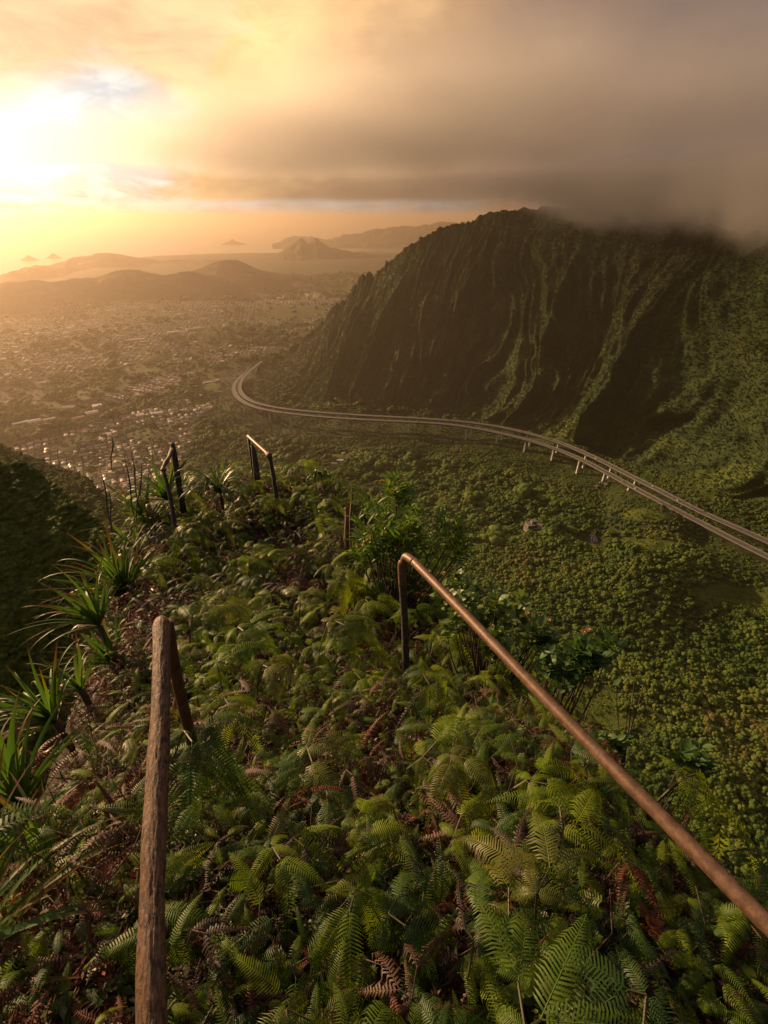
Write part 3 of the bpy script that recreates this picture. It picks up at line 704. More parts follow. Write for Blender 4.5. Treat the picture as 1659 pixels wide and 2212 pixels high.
for row in [(450, 828, 62, 22, 8, .15, 'w', 'long white hall with a low roof on a lawn near the viaduct bend'),
            (470, 824, 26, 18, 9, .5, 'w', 'small white wing standing beside the long white hall'),
            (575, 0, 0, 0, 0, 0, 0, 0),
            (92, 828, 46, 34, 7, .2, 'w', 'white flat-roofed block alone in dark trees on the left of the valley'),
            (200, 896, 40, 30, 10, .3, 'w', 'pale block with a flat white roof in the hospital cluster'),
            (150, 884, 44, 26, 9, -.2, 'g', 'grey gabled hall at the north edge of the hospital cluster'),
            (212, 884, 30, 26, 16, .3, 'w', 'tallest pale block in the hospital cluster'),
            (170, 905, 40, 18, 6, .3, 'r', 'long hall with a terracotta roof in the hospital cluster'),
            (188, 866, 34, 20, 8, .6, 'r', 'terracotta roofed hall on the uphill side of the hospital cluster'),
            (75, 912, 40, 30, 6, .4, 'w', 'white warehouse left of the hospital cluster'),
            (45, 916, 46, 18, 6, .4, 'w', 'long white warehouse at the far left of the hospital cluster'),
            (108, 908, 36, 16, 6, .4, 'w', 'narrow white warehouse next to the hospital cluster'),
            (375, 724, 95, 40, 30, .1, 'w', 'wide white apartment block rising above the far town'),
            (298, 735, 120, 60, 12, .1, 'w', 'broad white shopping hall in the far town'),
            (420, 712, 150, 60, 12, .15, 'g', 'long grey roofed hall behind the white apartment block'),
            (168, 715, 90, 40, 10, .1, 'w', 'white hall in the hazy left part of the far town'),
            (78, 788, 60, 22, 8, .3, 'w', 'leftmost of three white halls near the dark grove'),
            (92, 786, 60, 22, 8, .3, 'w', 'middle one of three white halls near the dark grove'),
            (106, 784, 60, 22, 8, .3, 'w', 'rightmost of three white halls near the dark grove'),
            (185, 577, 260, 90, 50, .1, 'w', 'large pale block on the hazy coastal plain'),
            (190, 625, 120, 50, 45, .1, 'w', 'pale tower block against the near hill'),
            (335, 826, 36, 18, 6, .2, 'w', 'small white roofed hall in the middle of the meadow belt'),
            (300, 838, 60, 14, 5, -.4, 'g', 'long grey roofed row building beside the meadow'),
            (318, 846, 70, 14, 5, -.45, 'r', 'long orange roofed row building beside the meadow'),
            (345, 838, 70, 14, 5, -.45, 'r', 'second long orange roofed row building nearer the viaduct'),
            (380, 826, 60, 14, 5, -.45, 'g', 'grey brown row building at the top of the meadow'),
            (250, 852, 70, 14, 5, -.45, 'r', 'low rust roofed building on the left side of the meadow'),
            (722, 1003, 16, 9, 3.5, -.5, 'g', 'slate roofed cabin in the valley clearing'),
            (735, 996, 18, 8, 3.5, -.5, 'w', 'pale roofed shed beside the slate roofed cabin'),
            (742, 980, 9, 6, 3, .2, 'w', 'tiny white hut at the end of the clearing track'),
            (521, 823, 16, 7, 3.5, .1, 'w', 'white shed left of the viaduct bend')]:
    if row[2]:
        p = ground_at(row[0], row[1], -560.0); BIG.append((p,) + row[2:]); CLEAR.append((p.x, p.y, max(row[2], row[3]) * .55))

CQ, CS = canopy()
dist = np.hypot(CQ[:, 0], CQ[:, 1])
qx, qy, qd = project(CQ)
# the largest trees that can be told apart in the photo become things of their own
size_px = 1044 * CS / qd
cand = (dist > 200) & (dist < 900) & (qx > 780) & (qx < 1659) & (qy > 930) & (qy < 1900)
hid = (qx < 1000 + (qy - 1200) * 1.02) & (qy > 1190)
cand &= ~hid
ci = np.where(cand)[0]; ci = ci[np.argsort(-size_px[ci])][:300]
one = np.zeros(len(CQ), bool); one[ci] = True
TRUNK = tube_mesh('trunk', [(0, 0, -.3), (.03, .01, .15), (-.02, .03, .5)], [.085, .06, .04], 6, M_trunk)
M_tree = [M_wood]
for j in ci:
    p, s = CQ[j], CS[j]
    z = float(s); kind = int(rng.integers(5))
    t = empty('tree', (p[0], p[1], p[2] - 0.1 * z), (0, 0, float(rng.uniform(0, 6.28))), z)
    c = link('crown', CROWNS[kind]); c.parent = t
    k = link('trunk', TRUNK); k.parent = t
    shape = ['broad round topped', 'tall rounded', 'flat umbrella topped', 'high domed', 'low spreading'][kind]
    X_, Y_ = qx[j], qy[j]
    if Y_ < 1110: zone = 'below the viaduct, above the ruined building'
    elif Y_ < 1230: zone = 'on the knoll below the viaduct end' if X_ > 1380 else 'right of the oval road pad' if X_ > 1280 else 'right of the ruined building' if X_ > 1165 else 'left of the ruined building'
    elif Y_ < 1400: zone = ('by the far right meadow' if X_ > 1540 else 'in the dark hollow left of the bright meadow' if X_ > 1380 else 'in the hollow below the road pad' if X_ > 1220 else 'just beyond the flowering shrub')
    elif Y_ < 1560: zone = ('under the bright meadow at the frame edge' if X_ > 1560 else 'under the bright meadow' if X_ > 1420 else 'behind the bare twig' if X_ > 1300 else 'behind the dark round leaved shrub')
    elif Y_ < 1700: zone = ('on the lower slope at the frame edge' if X_ > 1580 else 'behind the small round leaved sprig' if X_ > 1440 else 'on the lower slope beside the bare twig')
    else: zone = ('at the bottom of the slope by the frame edge' if X_ > 1580 else 'low on the slope close to the rusty rail')
    shape = ('big ' if z > 6.2 else 'small ' if z < 5.5 else '') + shape
    tag(t, '%s tree %s' % (shape, zone), 'tree', 'valley forest trees')
rest = ~one
nearf = rest & (dist < 230)
scatter('hillside_shrubbery', CQ[nearf], CS[nearf] * 1.1, yaw(nearf.sum()), CLUMPW + CROWNS[:2])
mid = rest & ~nearf
scatter('forest_canopy', CQ[mid] - np.array([0, 0, 1.0]), CS[mid] * 1.05, yaw(mid.sum(), .25), CROWNS)
# rough grass and low scrub over the clearings
def scrub():
    n = 46000; r = np.sqrt(rng.uniform(200 ** 2, 1250 ** 2, n)); a = np.radians(rng.uniform(-5, 60, n)); P = np.stack([r * np.sin(a), r * np.cos(a)], 1)
    z = H(P[:, 0], P[:, 1]); Q = np.c_[P, z]; g, t_ = land_use(Q); px, py, dep = project(Q); k = (g > .25) & (px < 1800)
    for D in (DN, DF):
        for i in range(0, len(D), 2): k &= ((P[:, 0] - D[i][0]) ** 2 + (P[:, 1] - D[i][1]) ** 2 > 64) | (z < D[i][2] - 14)
    for bx_, by_, br in CLEAR: k &= (P[:, 0] - bx_) ** 2 + (P[:, 1] - by_) ** 2 > br ** 2
    scatter('rough_grass', Q[k], np.exp(rng.normal(.6, .45, k.sum())), yaw(k.sum(), .2), [crown_mesh('tussock', 71 + i, 3, 120, .45, M_grasst, ICO1, .16) for i in range(3)])
M_grasst = wood_mat('rough_grass_blades', [(0.09, 0.14, 0.018), (0.12, 0.17, 0.022), (0.15, 0.19, 0.03)])
scrub()
# silvery trees
sv = []
for px, py in [(1335, 1038), (1310, 1050), (1300, 1047), (1290, 1055), (1180, 868), (1185, 862), (1530, 1022), (1545, 1015), (1470, 930), (1560, 1010), (1500, 1025), (1262, 1385)]:
    sv.append(px)
    p = ground_at(px, py, -460.0)
    t = empty('tree', (p.x, p.y, p.z), (0, 0, px * 1.0), 8.0)
    me = CROWNS[px % 5].copy(); me.materials[0] = M_silver
    c = link('crown', me); c.parent = t; k = link('trunk', TRUNK); k.parent = t
    tag(t, 'silvery pale leaved tree among dark forest beyond the viaduct' if py < 1300 else 'silvery pale leaved tree alone on the near valley floor', 'tree', 'silvery trees')

# shrubs clinging to the mountain and the spurs
def loft_scatter(name, G, n, size, meshes, sink=0.25, vmax=1.0):
    a, b = G.shape[:2]
    A = np.linalg.norm(np.cross(G[1:, :-1] - G[:-1, :-1], G[:-1, 1:] - G[:-1, :-1]), axis=-1)
    px, py, dep = project(G[:-1, :-1]); A = A * ((px > -200) & (px < 1860) & (dep > 5))
    A[:, int(vmax * (b - 1)):] = 0
    idx = rng.choice(A.size, n, p=(A / A.sum()).ravel()); i, j = np.unravel_index(idx, A.shape)
    u, v = rng.uniform(size=(2, n, 1))
    P = G[i, j] * (1 - u) * (1 - v) + G[i + 1, j] * u * (1 - v) + G[i, j + 1] * (1 - u) * v + G[i + 1, j + 1] * u * v
    s = size * np.exp(rng.normal(0, .35, n)); P[:, 2] -= s * sink
    scatter(name, P, s, yaw(n, .3), meshes)
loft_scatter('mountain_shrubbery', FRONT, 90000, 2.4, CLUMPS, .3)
loft_scatter('hillside_bushes', SPA, 26000, 0.5, CLUMPW, .25)
loft_scatter('far_hillside_bushes', SPB, 9000, 2.0, CLUMPW, .25)

# ------------------------------------------------------------------ houses
def plain(name, c, rough=.6, metal=0.0):
    ma, T, b = new_mat(name)
    oi = T.n('ShaderNodeObjectInfo'); c2 = T.mix(oi.outputs['Random'], tuple(x * .7 for x in c), tuple(min(x * 1.25, .9) for x in c))
    T.put(b.inputs['Base Color'], c2); b.inputs['Roughness'].default_value = rough; b.inputs['Metallic'].default_value = metal
    return ma
ROOFS = {'w': plain('white_roof', (.50, .47, .46), .8), 'g': plain('grey_roof', (.24, .22, .21), .8), 'b': plain('brown_roof', (.15, .10, .07), .55), 'r': plain('rust_roof', (.28, .11, .05), .55)}
M_wall = plain('house_wall', (.42, .38, .32), .7); M_win = plain('window_glass', (.03, .035, .04), .15)
def bx(cx, cy, cz, sx, sy, sz):
    v = [(cx + a * sx / 2, cy + b * sy / 2, cz + c * sz) for c in (0, 1) for a, b in ((-1, -1), (1, -1), (1, 1), (-1, 1))]
    return v, [(3, 2, 1, 0), (4, 5, 6, 7), (0, 1, 5, 4), (1, 2, 6, 5), (2, 3, 7, 6), (3, 0, 4, 7)]
def multi(name, boxes, mat):
    V = []; F = []
    for b_ in boxes:
        v, f = bx(*b_); k = len(V); V += v; F += [tuple(i + k for i in q) for q in f]
    return mesh(name, V, F, mat)
def gable(name, w, d, h, rise, mat, ov=.5):
    w2, d2 = w / 2 + ov, d / 2 + ov
    v = [(-w2, -d2, h), (w2, -d2, h), (w2, d2, h), (-w2, d2, h), (-w2 + .2, 0, h + rise), (w2 - .2, 0, h + rise)]
    v += [(x, y, z - .25) for x, y, z in v[:4]]
    f = [(0, 1, 5, 4), (2, 3, 4, 5), (1, 2, 5), (3, 0, 4), (0, 6, 7, 1), (1, 7, 8, 2), (2, 8, 9, 3), (3, 9, 6, 0), (9, 8, 7, 6)]
    return mesh(name, v, f, mat)
WALLM = multi('wall', [(0, 0, -1.5, 13, 9, 4.4)], M_wall)
WINM = multi('window', [(0, 0, 0, 1.6, .1, 1.1)], M_win)
ROOFM = {k: [gable('roof', 13, 9, 2.95, r_, m_) for r_ in (1.2, 1.9)] for k, m_ in ROOFS.items()}
def house_sites(poly, sx, sy, ang, z0, jit=.15):
    P = [at_z(x, y, z0) for x, y in poly]; xs = [p.x for p in P]; ys = [p.y for p in P]
    cx, cy = np.mean(xs), np.mean(ys); rad = max(max(xs) - min(xs), max(ys) - min(ys)) * .75
    i, j = np.meshgrid(np.arange(-rad / sx, rad / sx), np.arange(-rad / sy, rad / sy), indexing='ij')
    i = i.ravel(); j = j.ravel()
    u = i * sx + rng.normal(0, sx * jit * .5, i.size); v = j * sy + np.floor(j / 2) * sy * .55 + rng.normal(0, sy * jit * .3, i.size)
    th = ang + 0.25 * fbm(u / 350, v / 350, 2, 3)
    x = cx + u * math.cos(ang) - v * math.sin(ang); y = cy + u * math.sin(ang) + v * math.cos(ang)
    z = H(x, y); Q = np.stack([x, y, z], 1); px, py, dep = project(Q)
    k = in_poly(px, py, poly) & (fbm(x / 90, y / 90, 2, 66) < 0.33)
    return Q[k], th[k]
h1, a1 = house_sites(TOWN_NEAR, 17.5, 15, 0.55, -566)
h2, a2 = house_sites(TOWN_FAR, 26, 24, 0.2, -580)
h3, a3 = house_sites(TOWN_MID, 19, 17, -.4, -566)
h4, a4 = house_sites(TOWN_ROWS, 22, 20, .1, -570)
HQ = np.concatenate([h1, h3, h4, h2]); HA = np.concatenate([a1, a3, a4, a2])
_g, _t = land_use(HQ)
px, py, dep = project(HQ); ok = (px > -60) & (px < 1000); 
farm = np.hypot(HQ[:, 0], HQ[:, 1]) > 1700
ok &= ~(farm & ~_t); HQ = HQ[ok]; HA = HA[ok]; px = px[ok]; py = py[ok]; dep = dep[ok]
order = np.argsort(dep + np.where((px < 215) & (py > 1010), 4000, 0)); 
cols = rng.choice(list('wwwggggbbr'), len(HQ))
words = {'w': 'white roofed', 'g': 'grey roofed', 'b': 'brown roofed', 'r': 'rust red roofed'}
for n_, i in enumerate(order[:300]):
    t = empty('house', tuple(HQ[i]), (0, 0, float(HA[i] + (1.5708 if rng.uniform() < .3 else 0))), float(rng.uniform(.8, 1.15)))
    c = link('wall', WALLM); c.parent = t
    c = link('roof', ROOFM[cols[i]][n_ % 2]); c.parent = t
    for wx, wy, rz in ((-3.5, -4.53, 0), (2.5, -4.53, 0)):
        c = link('window', WINM); c.parent = t; c.location = (wx, wy, .9)
    zone = ('lowest' if py[i] > 1050 else 'second lowest' if py[i] > 1025 else 'lower middle' if py[i] > 1000 else 'middle' if py[i] > 975 else 'upper middle' if py[i] > 950 else 'upper')
    zone = 'in %s rows of the near suburb' % zone
    side = ('beside the dark hillside' if px[i] < 190 else 'behind dark stalks' if px[i] < 250 else 'left of the post' if px[i] < 330 else 'above the post' if px[i] < 390 else 'at the forest edge')
    tag(t, '%s house %s, %s' % (words[cols[i]], zone, side), 'house', 'houses of the near suburb')
# the rest of the town as one mass
def town_mesh():
    for key in 'wgbr':
        sel = [i for i in order[300:] if cols[i] == key]
        if not sel: continue
        V = []; F = []; k = 0
        for i in sel:
            big = 1.9 if rng.uniform() < .05 else 1.0
            w, d = rng.uniform(10, 17) * big, rng.uniform(8, 12) * big; th = HA[i] + (1.5708 if rng.uniform() < .3 else 0); c, s = math.cos(th), math.sin(th)
            L = [(-w / 2, -d / 2, -2), (w / 2, -d / 2, -2), (w / 2, d / 2, -2), (-w / 2, d / 2, -2), (-w / 2, -d / 2, 3), (w / 2, -d / 2, 3), (w / 2, d / 2, 3), (-w / 2, d / 2, 3), (-w / 2, 0, 4.6), (w / 2, 0, 4.6)]
            p = HQ[i]; V += [(p[0] + a * c - b * s, p[1] + a * s + b * c, p[2] + e) for a, b, e in L]
            F += [tuple(q + k for q in f) for f in ((0, 1, 5, 4), (1, 2, 6, 5), (2, 3, 7, 6), (3, 0, 4, 7), (4, 5, 9, 8), (6, 7, 8, 9), (5, 6, 9), (7, 4, 8))]; k += 10
        yield key, V, F
M_town = M_wall
V = []; F = []; MI = []; keys = []
for key, v, f in town_mesh():
    k = len(V); V += v; F += [tuple(i + k for i in q) for q in f]; MI += [len(keys) + 1 if j % 8 > 3 and j % 8 < 6 else 0 for j in range(len(f))]; keys.append(key)
me = mesh('town_houses', V, F, M_wall)
for key in keys: me.materials.append(ROOFS[key])
me.polygons.foreach_set('material_index', MI)
tag(link('town_houses', me), kind='stuff')
def building(p, w, d, h, yaw_, key, label):
    t = empty('building', (p.x, p.y, p.z), (0, 0, yaw_ + .35))
    link('wall', multi('wall', [(0, 0, -2, w, d, h + 2)], M_wall), t)
    if key == 'w' and h > 9:
        link('roof', multi('roof', [(0, 0, h, w + .8, d + .8, .5), (w * .2, 0, h + .5, w * .2, d * .4, 1.8)], ROOFS[key]), t)
    else: link('roof', gable('roof', w, d, h, min(d * .12, 3), ROOFS[key]), t)
    wm = mesh('window', *bx(0, 0, 0, w / 9, .2, 1.5), M_win)
    for fl_ in range(max(1, int(h / 5))):
        for q in range(6):
            o = link('window', wm, t); o.location = ((q - 2.5) * w / 6.5, -d / 2 - .02, 1.2 + fl_ * 4)
    tag(t, label, 'building')
for b_ in BIG:
    k_ = .6 if b_[0].y > 1700 else .9
    building(b_[0], b_[1] * k_, b_[2] * k_, b_[3] * (k_ if b_[3] < 40 else .8), *b_[4:])

# ------------------------------------------------------------------ viaduct
M_conc = simple('concrete', (.16, .152, .145), .8, var=.12, scale=.08); M_conc2 = simple('pier_concrete', (.52, .50, .48), .8, var=.1, scale=.1)
M_asph = simple('asphalt', (.095, .09, .085), .75, var=.15, scale=.1); M_white = simple('road_paint', (.45, .45, .42), .6)
def frame2d(P):
    t = np.gradient(P, axis=0); t[:, 2] = 0; t /= np.linalg.norm(t, axis=1)[:, None]
    return np.stack([-t[:, 1], t[:, 0], np.zeros(len(P))], 1)
def sweep(name, P, prof, mat, close=True):
    N = frame2d(P); pr = prof + [prof[0]] if close else prof
    G = np.stack([P + N * a + np.array([0, 0, b_]) for a, b_ in pr], 1)
    return grid_mesh(name, G, mat, False)
def viaduct(P, label, piers):
    t = empty('viaduct', tuple(P[len(P) // 2])); o0 = P[len(P) // 2]
    Q = P - o0; w = 6.7
    px = project(P)[0]
    link('deck', sweep('deck', Q, [(-w, -.05), (w, -.05), (w, -.5), (3.2, -.9), (2.8, -4.2), (-2.8, -4.2), (-3.2, -.9), (-w, -.5)], M_conc), t)
    link('road_surface', sweep('road_surface', Q, [(-w + .5, .02), (w - .5, .02)], M_asph, False), t)
    for s in (-1, 1):
        link('parapet', sweep('parapet', Q, [(s * w - .22, 0), (s * w + .22, 0), (s * w + .15, .95), (s * w - .15, .95)], M_conc), t)
        link('edge_line', sweep('edge_line', Q, [(s * 4.6 - .12, .03), (s * 4.6 + .12, .03)], M_white, False), t)
    V = []; F = []
    N = frame2d(Q)
    for i in range(0, len(Q) - 1, 2):
        k = len(V); a, b_ = Q[i], Q[i] + (Q[i + 1] - Q[i]) * .5
        V += [tuple(a + N[i] * .09 + (0, 0, .03)), tuple(a - N[i] * .09 + (0, 0, .03)), tuple(b_ - N[i] * .09 + (0, 0, .03)), tuple(b_ + N[i] * .09 + (0, 0, .03))]; F.append((k, k + 1, k + 2, k + 3))
    link('lane_marking', mesh('lane_marking', V, F, M_white), t, None)['kind'] = 'stuff'
    for q in piers:
        cand_ = np.abs(px - q) + np.where(np.arange(len(px)) < 6, 99, 0); i = int(np.argmin(cand_)); c = Q[i]; n = N[i]
        gz = float(H(np.array([P[i][0]]), np.array([P[i][1]]))[0]) - 3 - o0[2]
        hh = c[2] - 4.1 - gz
        if hh < 5: continue
        a = math.atan2(n[1], n[0])
        pr = link('pier', mesh('pier', [(-3.6, -1.9, gz), (3.6, -1.9, gz), (3.6, 1.9, gz), (-3.6, 1.9, gz), (-2.3, -1.3, c[2] - 5.6), (2.3, -1.3, c[2] - 5.6), (2.3, 1.3, c[2] - 5.6), (-2.3, 1.3, c[2] - 5.6), (-3.4, -1.5, c[2] - 4.1), (3.4, -1.5, c[2] - 4.1), (3.4, 1.5, c[2] - 4.1), (-3.4, 1.5, c[2] - 4.1)],
             [(3, 2, 1, 0), (0, 1, 5, 4), (1, 2, 6, 5), (2, 3, 7, 6), (3, 0, 4, 7), (4, 5, 9, 8), (5, 6, 10, 9), (6, 7, 11, 10), (7, 4, 8, 11), (8, 9, 10, 11)], M_conc2), t)
        pr.location = (c[0], c[1], 0); pr.rotation_euler = (0, 0, a)
    tag(t, label, 'viaduct', 'twin highway viaducts')
viaduct(DN, 'nearer of the two curving viaduct decks, on tall piers over the forest', [545.7, 580.5, 627.7, 682.5, 740.5, 806.5, 875, 943, 1009, 1074, 1137, 1197, 1253, 1307, 1362])
viaduct(DF, 'farther of the two curving viaduct decks, hugging the mountain foot', [560, 592, 636, 690, 750, 815, 884, 950, 1018, 1085, 1148, 1208, 1265, 1320, 1375])

CARB = multi('car_body', [(0, 0, .35, 4.6, 1.85, .7), (-.2, 0, 1.05, 2.5, 1.6, .5)], None)
CARG = multi('window', [(-.2, 0, 1.12, 2.56, 1.66, .34)], M_win); CARW = tube_mesh('wheel', [(0, -.12, 0), (0, .12, 0)], .34, 10, plain('tyre', (.02, .02, .02), .9))
CP = {'white': plain('white_car_paint', (.75, .75, .73), .25), 'silver': plain('silver_car_paint', (.45, .45, .45), .25, .6), 'dark': plain('dark_car_paint', (.04, .04, .05), .25)}
CB = {}
for k, m_ in CP.items():
    me = CARB.copy(); me.materials.append(m_); CB[k] = me
spots = [(DF, 820, -2, 'white'), (DF, 1090, 2, 'white'), (DF, 751, -2, 'silver'), (DF, 524, 1, 'white'), (DN, 509, 2, 'white'), (DN, 545, -2, 'silver'), (DN, 611, 2, 'silver'), (DN, 905, -2, 'dark'), (DN, 1030, 2, 'white'),
         (DF, 969, 2, 'silver'), (DF, 1129, -2, 'dark'), (DF, 1289, -2, 'white'), (DN, 1344, 2, 'silver'), (DN, 1375, -2, 'white'), (DF, 1405, 2, 'white'), (DF, 1462, -2, 'white'), (DF, 1212, 2, 'dark'), (DN, 690, -2, 'white')]
for P, q, off, c in spots:
    px = project(P)[0]; i = int(np.argmin(np.abs(px - q) + np.where(np.arange(len(px)) < 8, 99, 0))); n = frame2d(P)[i]; p = P[i] + n * off
    tn = P[min(i + 1, len(P) - 1)] - P[i - 1]
    t = empty('car', (p[0], p[1], p[2] + .02), (0, 0, math.atan2(tn[1], tn[0])))
    link('body', CB[c], t); link('window', CARG, t)
    for a in (-1.4, 1.4):
        for b_ in (-.85, .85):
            w_ = link('wheel', CARW, t); w_.location = (a, b_, .34)
    wh = ('at the far bend' if q < 560 else 'on the straight above the first tall piers' if q < 760 else 'on the middle stretch' if q < 1100 else 'on the stretch below the grassy knoll' if q < 1320 else 'near the end where the decks meet the ground')
    tag(t, '%s car %s of the %s deck' % (c, wh, 'nearer' if P is DN else 'farther'), 'car', 'cars on the viaduct')
# sign gantries and lamp posts by the road
M_steel = simple('galvanised_steel', (.35, .33, .30), .5, .6)
for q, P, lab in ((1455, DF, 'steel sign gantry over the road where the decks meet the ground'), (1500, DF, 'steel sign gantry farther right over the road'), (1170, DF, 'slim steel sign gantry over the farther deck')):
    px = project(P)[0]; i = int(np.argmin(np.abs(px - q))); n = frame2d(P)[i]; p = P[i]
    t = empty('sign_gantry', tuple(p), (0, 0, math.atan2(n[1], n[0])))
    for a in (-7, 7): link('post', multi('post', [(a, 0, -.5, .4, .4, 7.5)], M_steel), t)
    link('beam', multi('beam', [(0, 0, 6.6, 14.4, .5, .35), (0, 0, 7.5, 14.4, .5, .2)], M_steel), t)
    link('sign_back', multi('sign_back', [(-2.5, -.4, 5.9, 5, .12, 2.4)], M_steel), t)
    tag(t, lab, 'sign gantry')
LP = None
for j, q in enumerate((1300, 1365, 1420, 1480, 1530, 1580, 1625)):
    px = project(DF)[0]; i = int(np.argmin(np.abs(px - q))); n = frame2d(DF)[i]; s = 1 if n[1] > 0 else -1
    p = DF[i] + n * s * 7.4
    if LP is None: LP = (tube_mesh('pole', [(0, 0, -2), (0, 0, 9)], [.14, .09], 8, M_steel), tube_mesh('arm', [(0, 0, 9), (0, -1, 9.5), (0, -2.6, 9.6)], .06, 6, M_steel), multi('lamp_head', [(0, -2.9, 9.5, .35, .9, .15)], M_steel))
    t = empty('street_lamp', tuple(p), (0, 0, math.atan2(n[1] * s, n[0] * s) - 1.5708))
    for nm, me in zip(('pole', 'arm', 'lamp_head'), LP): link(nm, me, t)
    tag(t, 'slim grey street lamp along the uphill edge of the farther deck', 'street lamp', 'street lamps along the highway')

# the ruined concrete building and the road pad
M_ruin = simple('stained_concrete', (.17, .135, .115), .9, var=.5, scale=.22)
t = empty('ruined_building', tuple(RUIN), (0, 0, .12))
link('wall', multi('wall', [(0, 0, -4, 29, 18, 12)], M_ruin), t); link('upper_storey', multi('upper_storey', [(-5, 1, 8, 17, 14, 6)], M_ruin), t)
link('tower', multi('tower', [(-1, 3, 14, 9, 8, 5)], M_ruin), t)
link('terrace', multi('terrace', [(0, 0, 8, 30.4, 19.4, .5), (-5, 1, 14, 18, 15, .5), (-1, 3, 19, 9.8, 8.8, .4)], M_conc), t)
wm = multi('window', [(0, 0, 0, 2.2, .3, 1.8)], plain('dark_opening', (.01, .01, .01), .9))
for a, b_, c in [(x, -9.05, z) for x in (-12, -8, -4, 0, 4, 8, 12) for z in (1, 4.8)] + [(x, -6.05, z) for x in (-11, -7.5, -4, -.5) for z in (9.5,)] + [(-1, -1.05, 15.5)]:
    o = link('window', wm, t); o.location = (a, b_, c)
tag(t, 'stepped ruined concrete building standing alone in the valley forest', 'building')
t = empty('road_pad', (PAD.x, PAD.y, PAD.z), (0, 0, -.35))
a = np.linspace(0, 2 * np.pi, 25)[:-1]
xy = np.stack([np.cos(a) * 7 * (1 + .1 * np.cos(2 * a)), np.sin(a) * 21], 1)
z_ = H(xy[:, 0] + PAD.x, xy[:, 1] + PAD.y) - PAD.z
zt = float(np.mean(z_)) + .8
link('asphalt_surface', mesh('asphalt_surface', [(x, y, zt) for x, y in xy] + [(x * 1.03, y * 1.02, zt - 6) for x, y in xy], [tuple(range(24))] + [(i, (i + 1) % 24 + 0, (i + 1) % 24 + 24, i + 24) for i in range(24)], plain('pad_asphalt', (.035, .033, .032), .85)), t)
link('painted_line', mesh('painted_line', [(-3, -15, zt + .02), (-2.5, -15, zt + .02), (-1.2, 12, zt + .02), (-1.7, 12, zt + .02)], [(0, 1, 2, 3)], M_white), t)
link('painted_line', mesh('painted_line', [(0, -13, zt + .02), (.5, -13, zt + .02), (1.6, 3, zt + .02), (1.1, 3, zt + .02)], [(0, 1, 2, 3)], M_white), t)
tag(t, 'dark oval asphalt pad with white lines in the valley forest', 'road pad')
# ------------------------------------------------------------------ the near ridge: plants and rails
def hz(x, y): return float(ridge_h(np.array([float(x)]), np.array([float(y)]))[0])
def near_at(px, py):                      # where a sight line meets the near ground
    r = ray(px, py); t = 0.3
    while t < 14:
        p = r * t
        if p.z < hz(p.x, p.y): return p
        t += 0.02
    return r * 6
def pinna(name, seed, n=24, W=.17, droop=.5, curl=.35, twist=0.0, mat=None, ragged=0.05, thick=.82):
    r = np.random.default_rng(seed); V = []; F = []
    side = r.uniform(-.12, .12)
    def axis(t):
        x = t - .18 * droop * t ** 3; return np.array([x, side * t * t, -droop * t * t * .75])
    def tang(t):
        a = axis(min(t + .01, 1.02)) - axis(max(t - .01, 0)); return a / np.linalg.norm(a)
    for s in (-1, 1):
        for i in range(n):
            t = .04 + .95 * (i + .5) / n; a = axis(t); T_ = tang(t)
            e = min(1, .45 + t * 3.2) * (1 - max(0, t - .30) / .70) ** .75
            w = W * e * (1 + r.uniform(-ragged, ragged)) + .008
            Y_ = np.array([0, 1, 0]) * s; Y_ = Y_ - T_ * Y_.dot(T_); Y_ /= np.linalg.norm(Y_); Z_ = np.cross(T_, Y_) * s
            d = Y_ * .94 + T_ * (.30 + .25 * t) + Z_ * (.10 + r.uniform(-.1, .1) + twist * s); d /= np.linalg.norm(d)
            h = (.95 / n) * .5 * thick * (1.0 if t < .9 else .7)
            b0, b1 = a - T_ * h, a + T_ * h
            m = a + d * w * .55 + Z_ * (.03 * w); tip = a + d * w * .98 - Z_ * (curl * w) + T_ * h * .4
            k = len(V); V += [b0, b1, m + T_ * h * .85, m - T_ * h * .85, tip]
            F += [(k, k + 1, k + 2), (k, k + 2, k + 3), (k + 3, k + 2, k + 4)] if s > 0 else [(k, k + 2, k + 1), (k, k + 3, k + 2), (k + 3, k + 4, k + 2)]
    k = len(V); q = 7
    for i in range(q):
        t = i / (q - 1); a = axis(t); V += [a + (0, .006, .004), a + (0, -.006, .004), a + (0, 0, -.006)]
    for i in range(q - 1):
        for j in range(3):
            a0 = k + i * 3 + j; a1 = k + i * 3 + (j + 1) % 3; F.append((a0, a1, a1 + 3)); F.append((a0, a1 + 3, a0 + 3))
    me = bpy.data.meshes.new(name); fast_mesh(me, np.array(V), np.array(F)); me.shade_smooth()
    if mat: me.materials.append(mat)
    return me
M_fern = {'green': leaf_mat('fern_green', (0.072, 0.140, 0.013), (0.115, 0.190, 0.017), .50, .42, .3),
          'bright': leaf_mat('fern_bright_green', (0.150, 0.240, 0.015), (0.215, 0.285, 0.021), .48, .45, .3),
          'dark': leaf_mat('fern_blue_green', (0.032, 0.080, 0.018), (0.052, 0.105, 0.020), .5, .35, .3),
          'golden': leaf_mat('fern_golden_green', (0.11, 0.16, 0.022), (0.15, 0.15, 0.028), .45, .38),
          'brown': leaf_mat('dead_fern_brown', (0.065, 0.032, 0.020), (0.105, 0.058, 0.036), .6, .2, tcol=(1.3, .9, .6)),
          'red': leaf_mat('dead_fern_red', (0.13, 0.030, 0.014), (0.085, 0.030, 0.018), .6, .25, tcol=(1.4, .8, .5)),
          'black': leaf_mat('dead_fern_dark', (0.022, 0.014, 0.011), (0.045, 0.028, 0.022), .6, .1, tcol=(1.2, .9, .6))}
M_stem = simple('fern_stem', (.055, .05, .018), .6, scale=30); M_dstem = simple('dead_stem', (.06, .032, .02), .8, scale=30)
PIN = {}
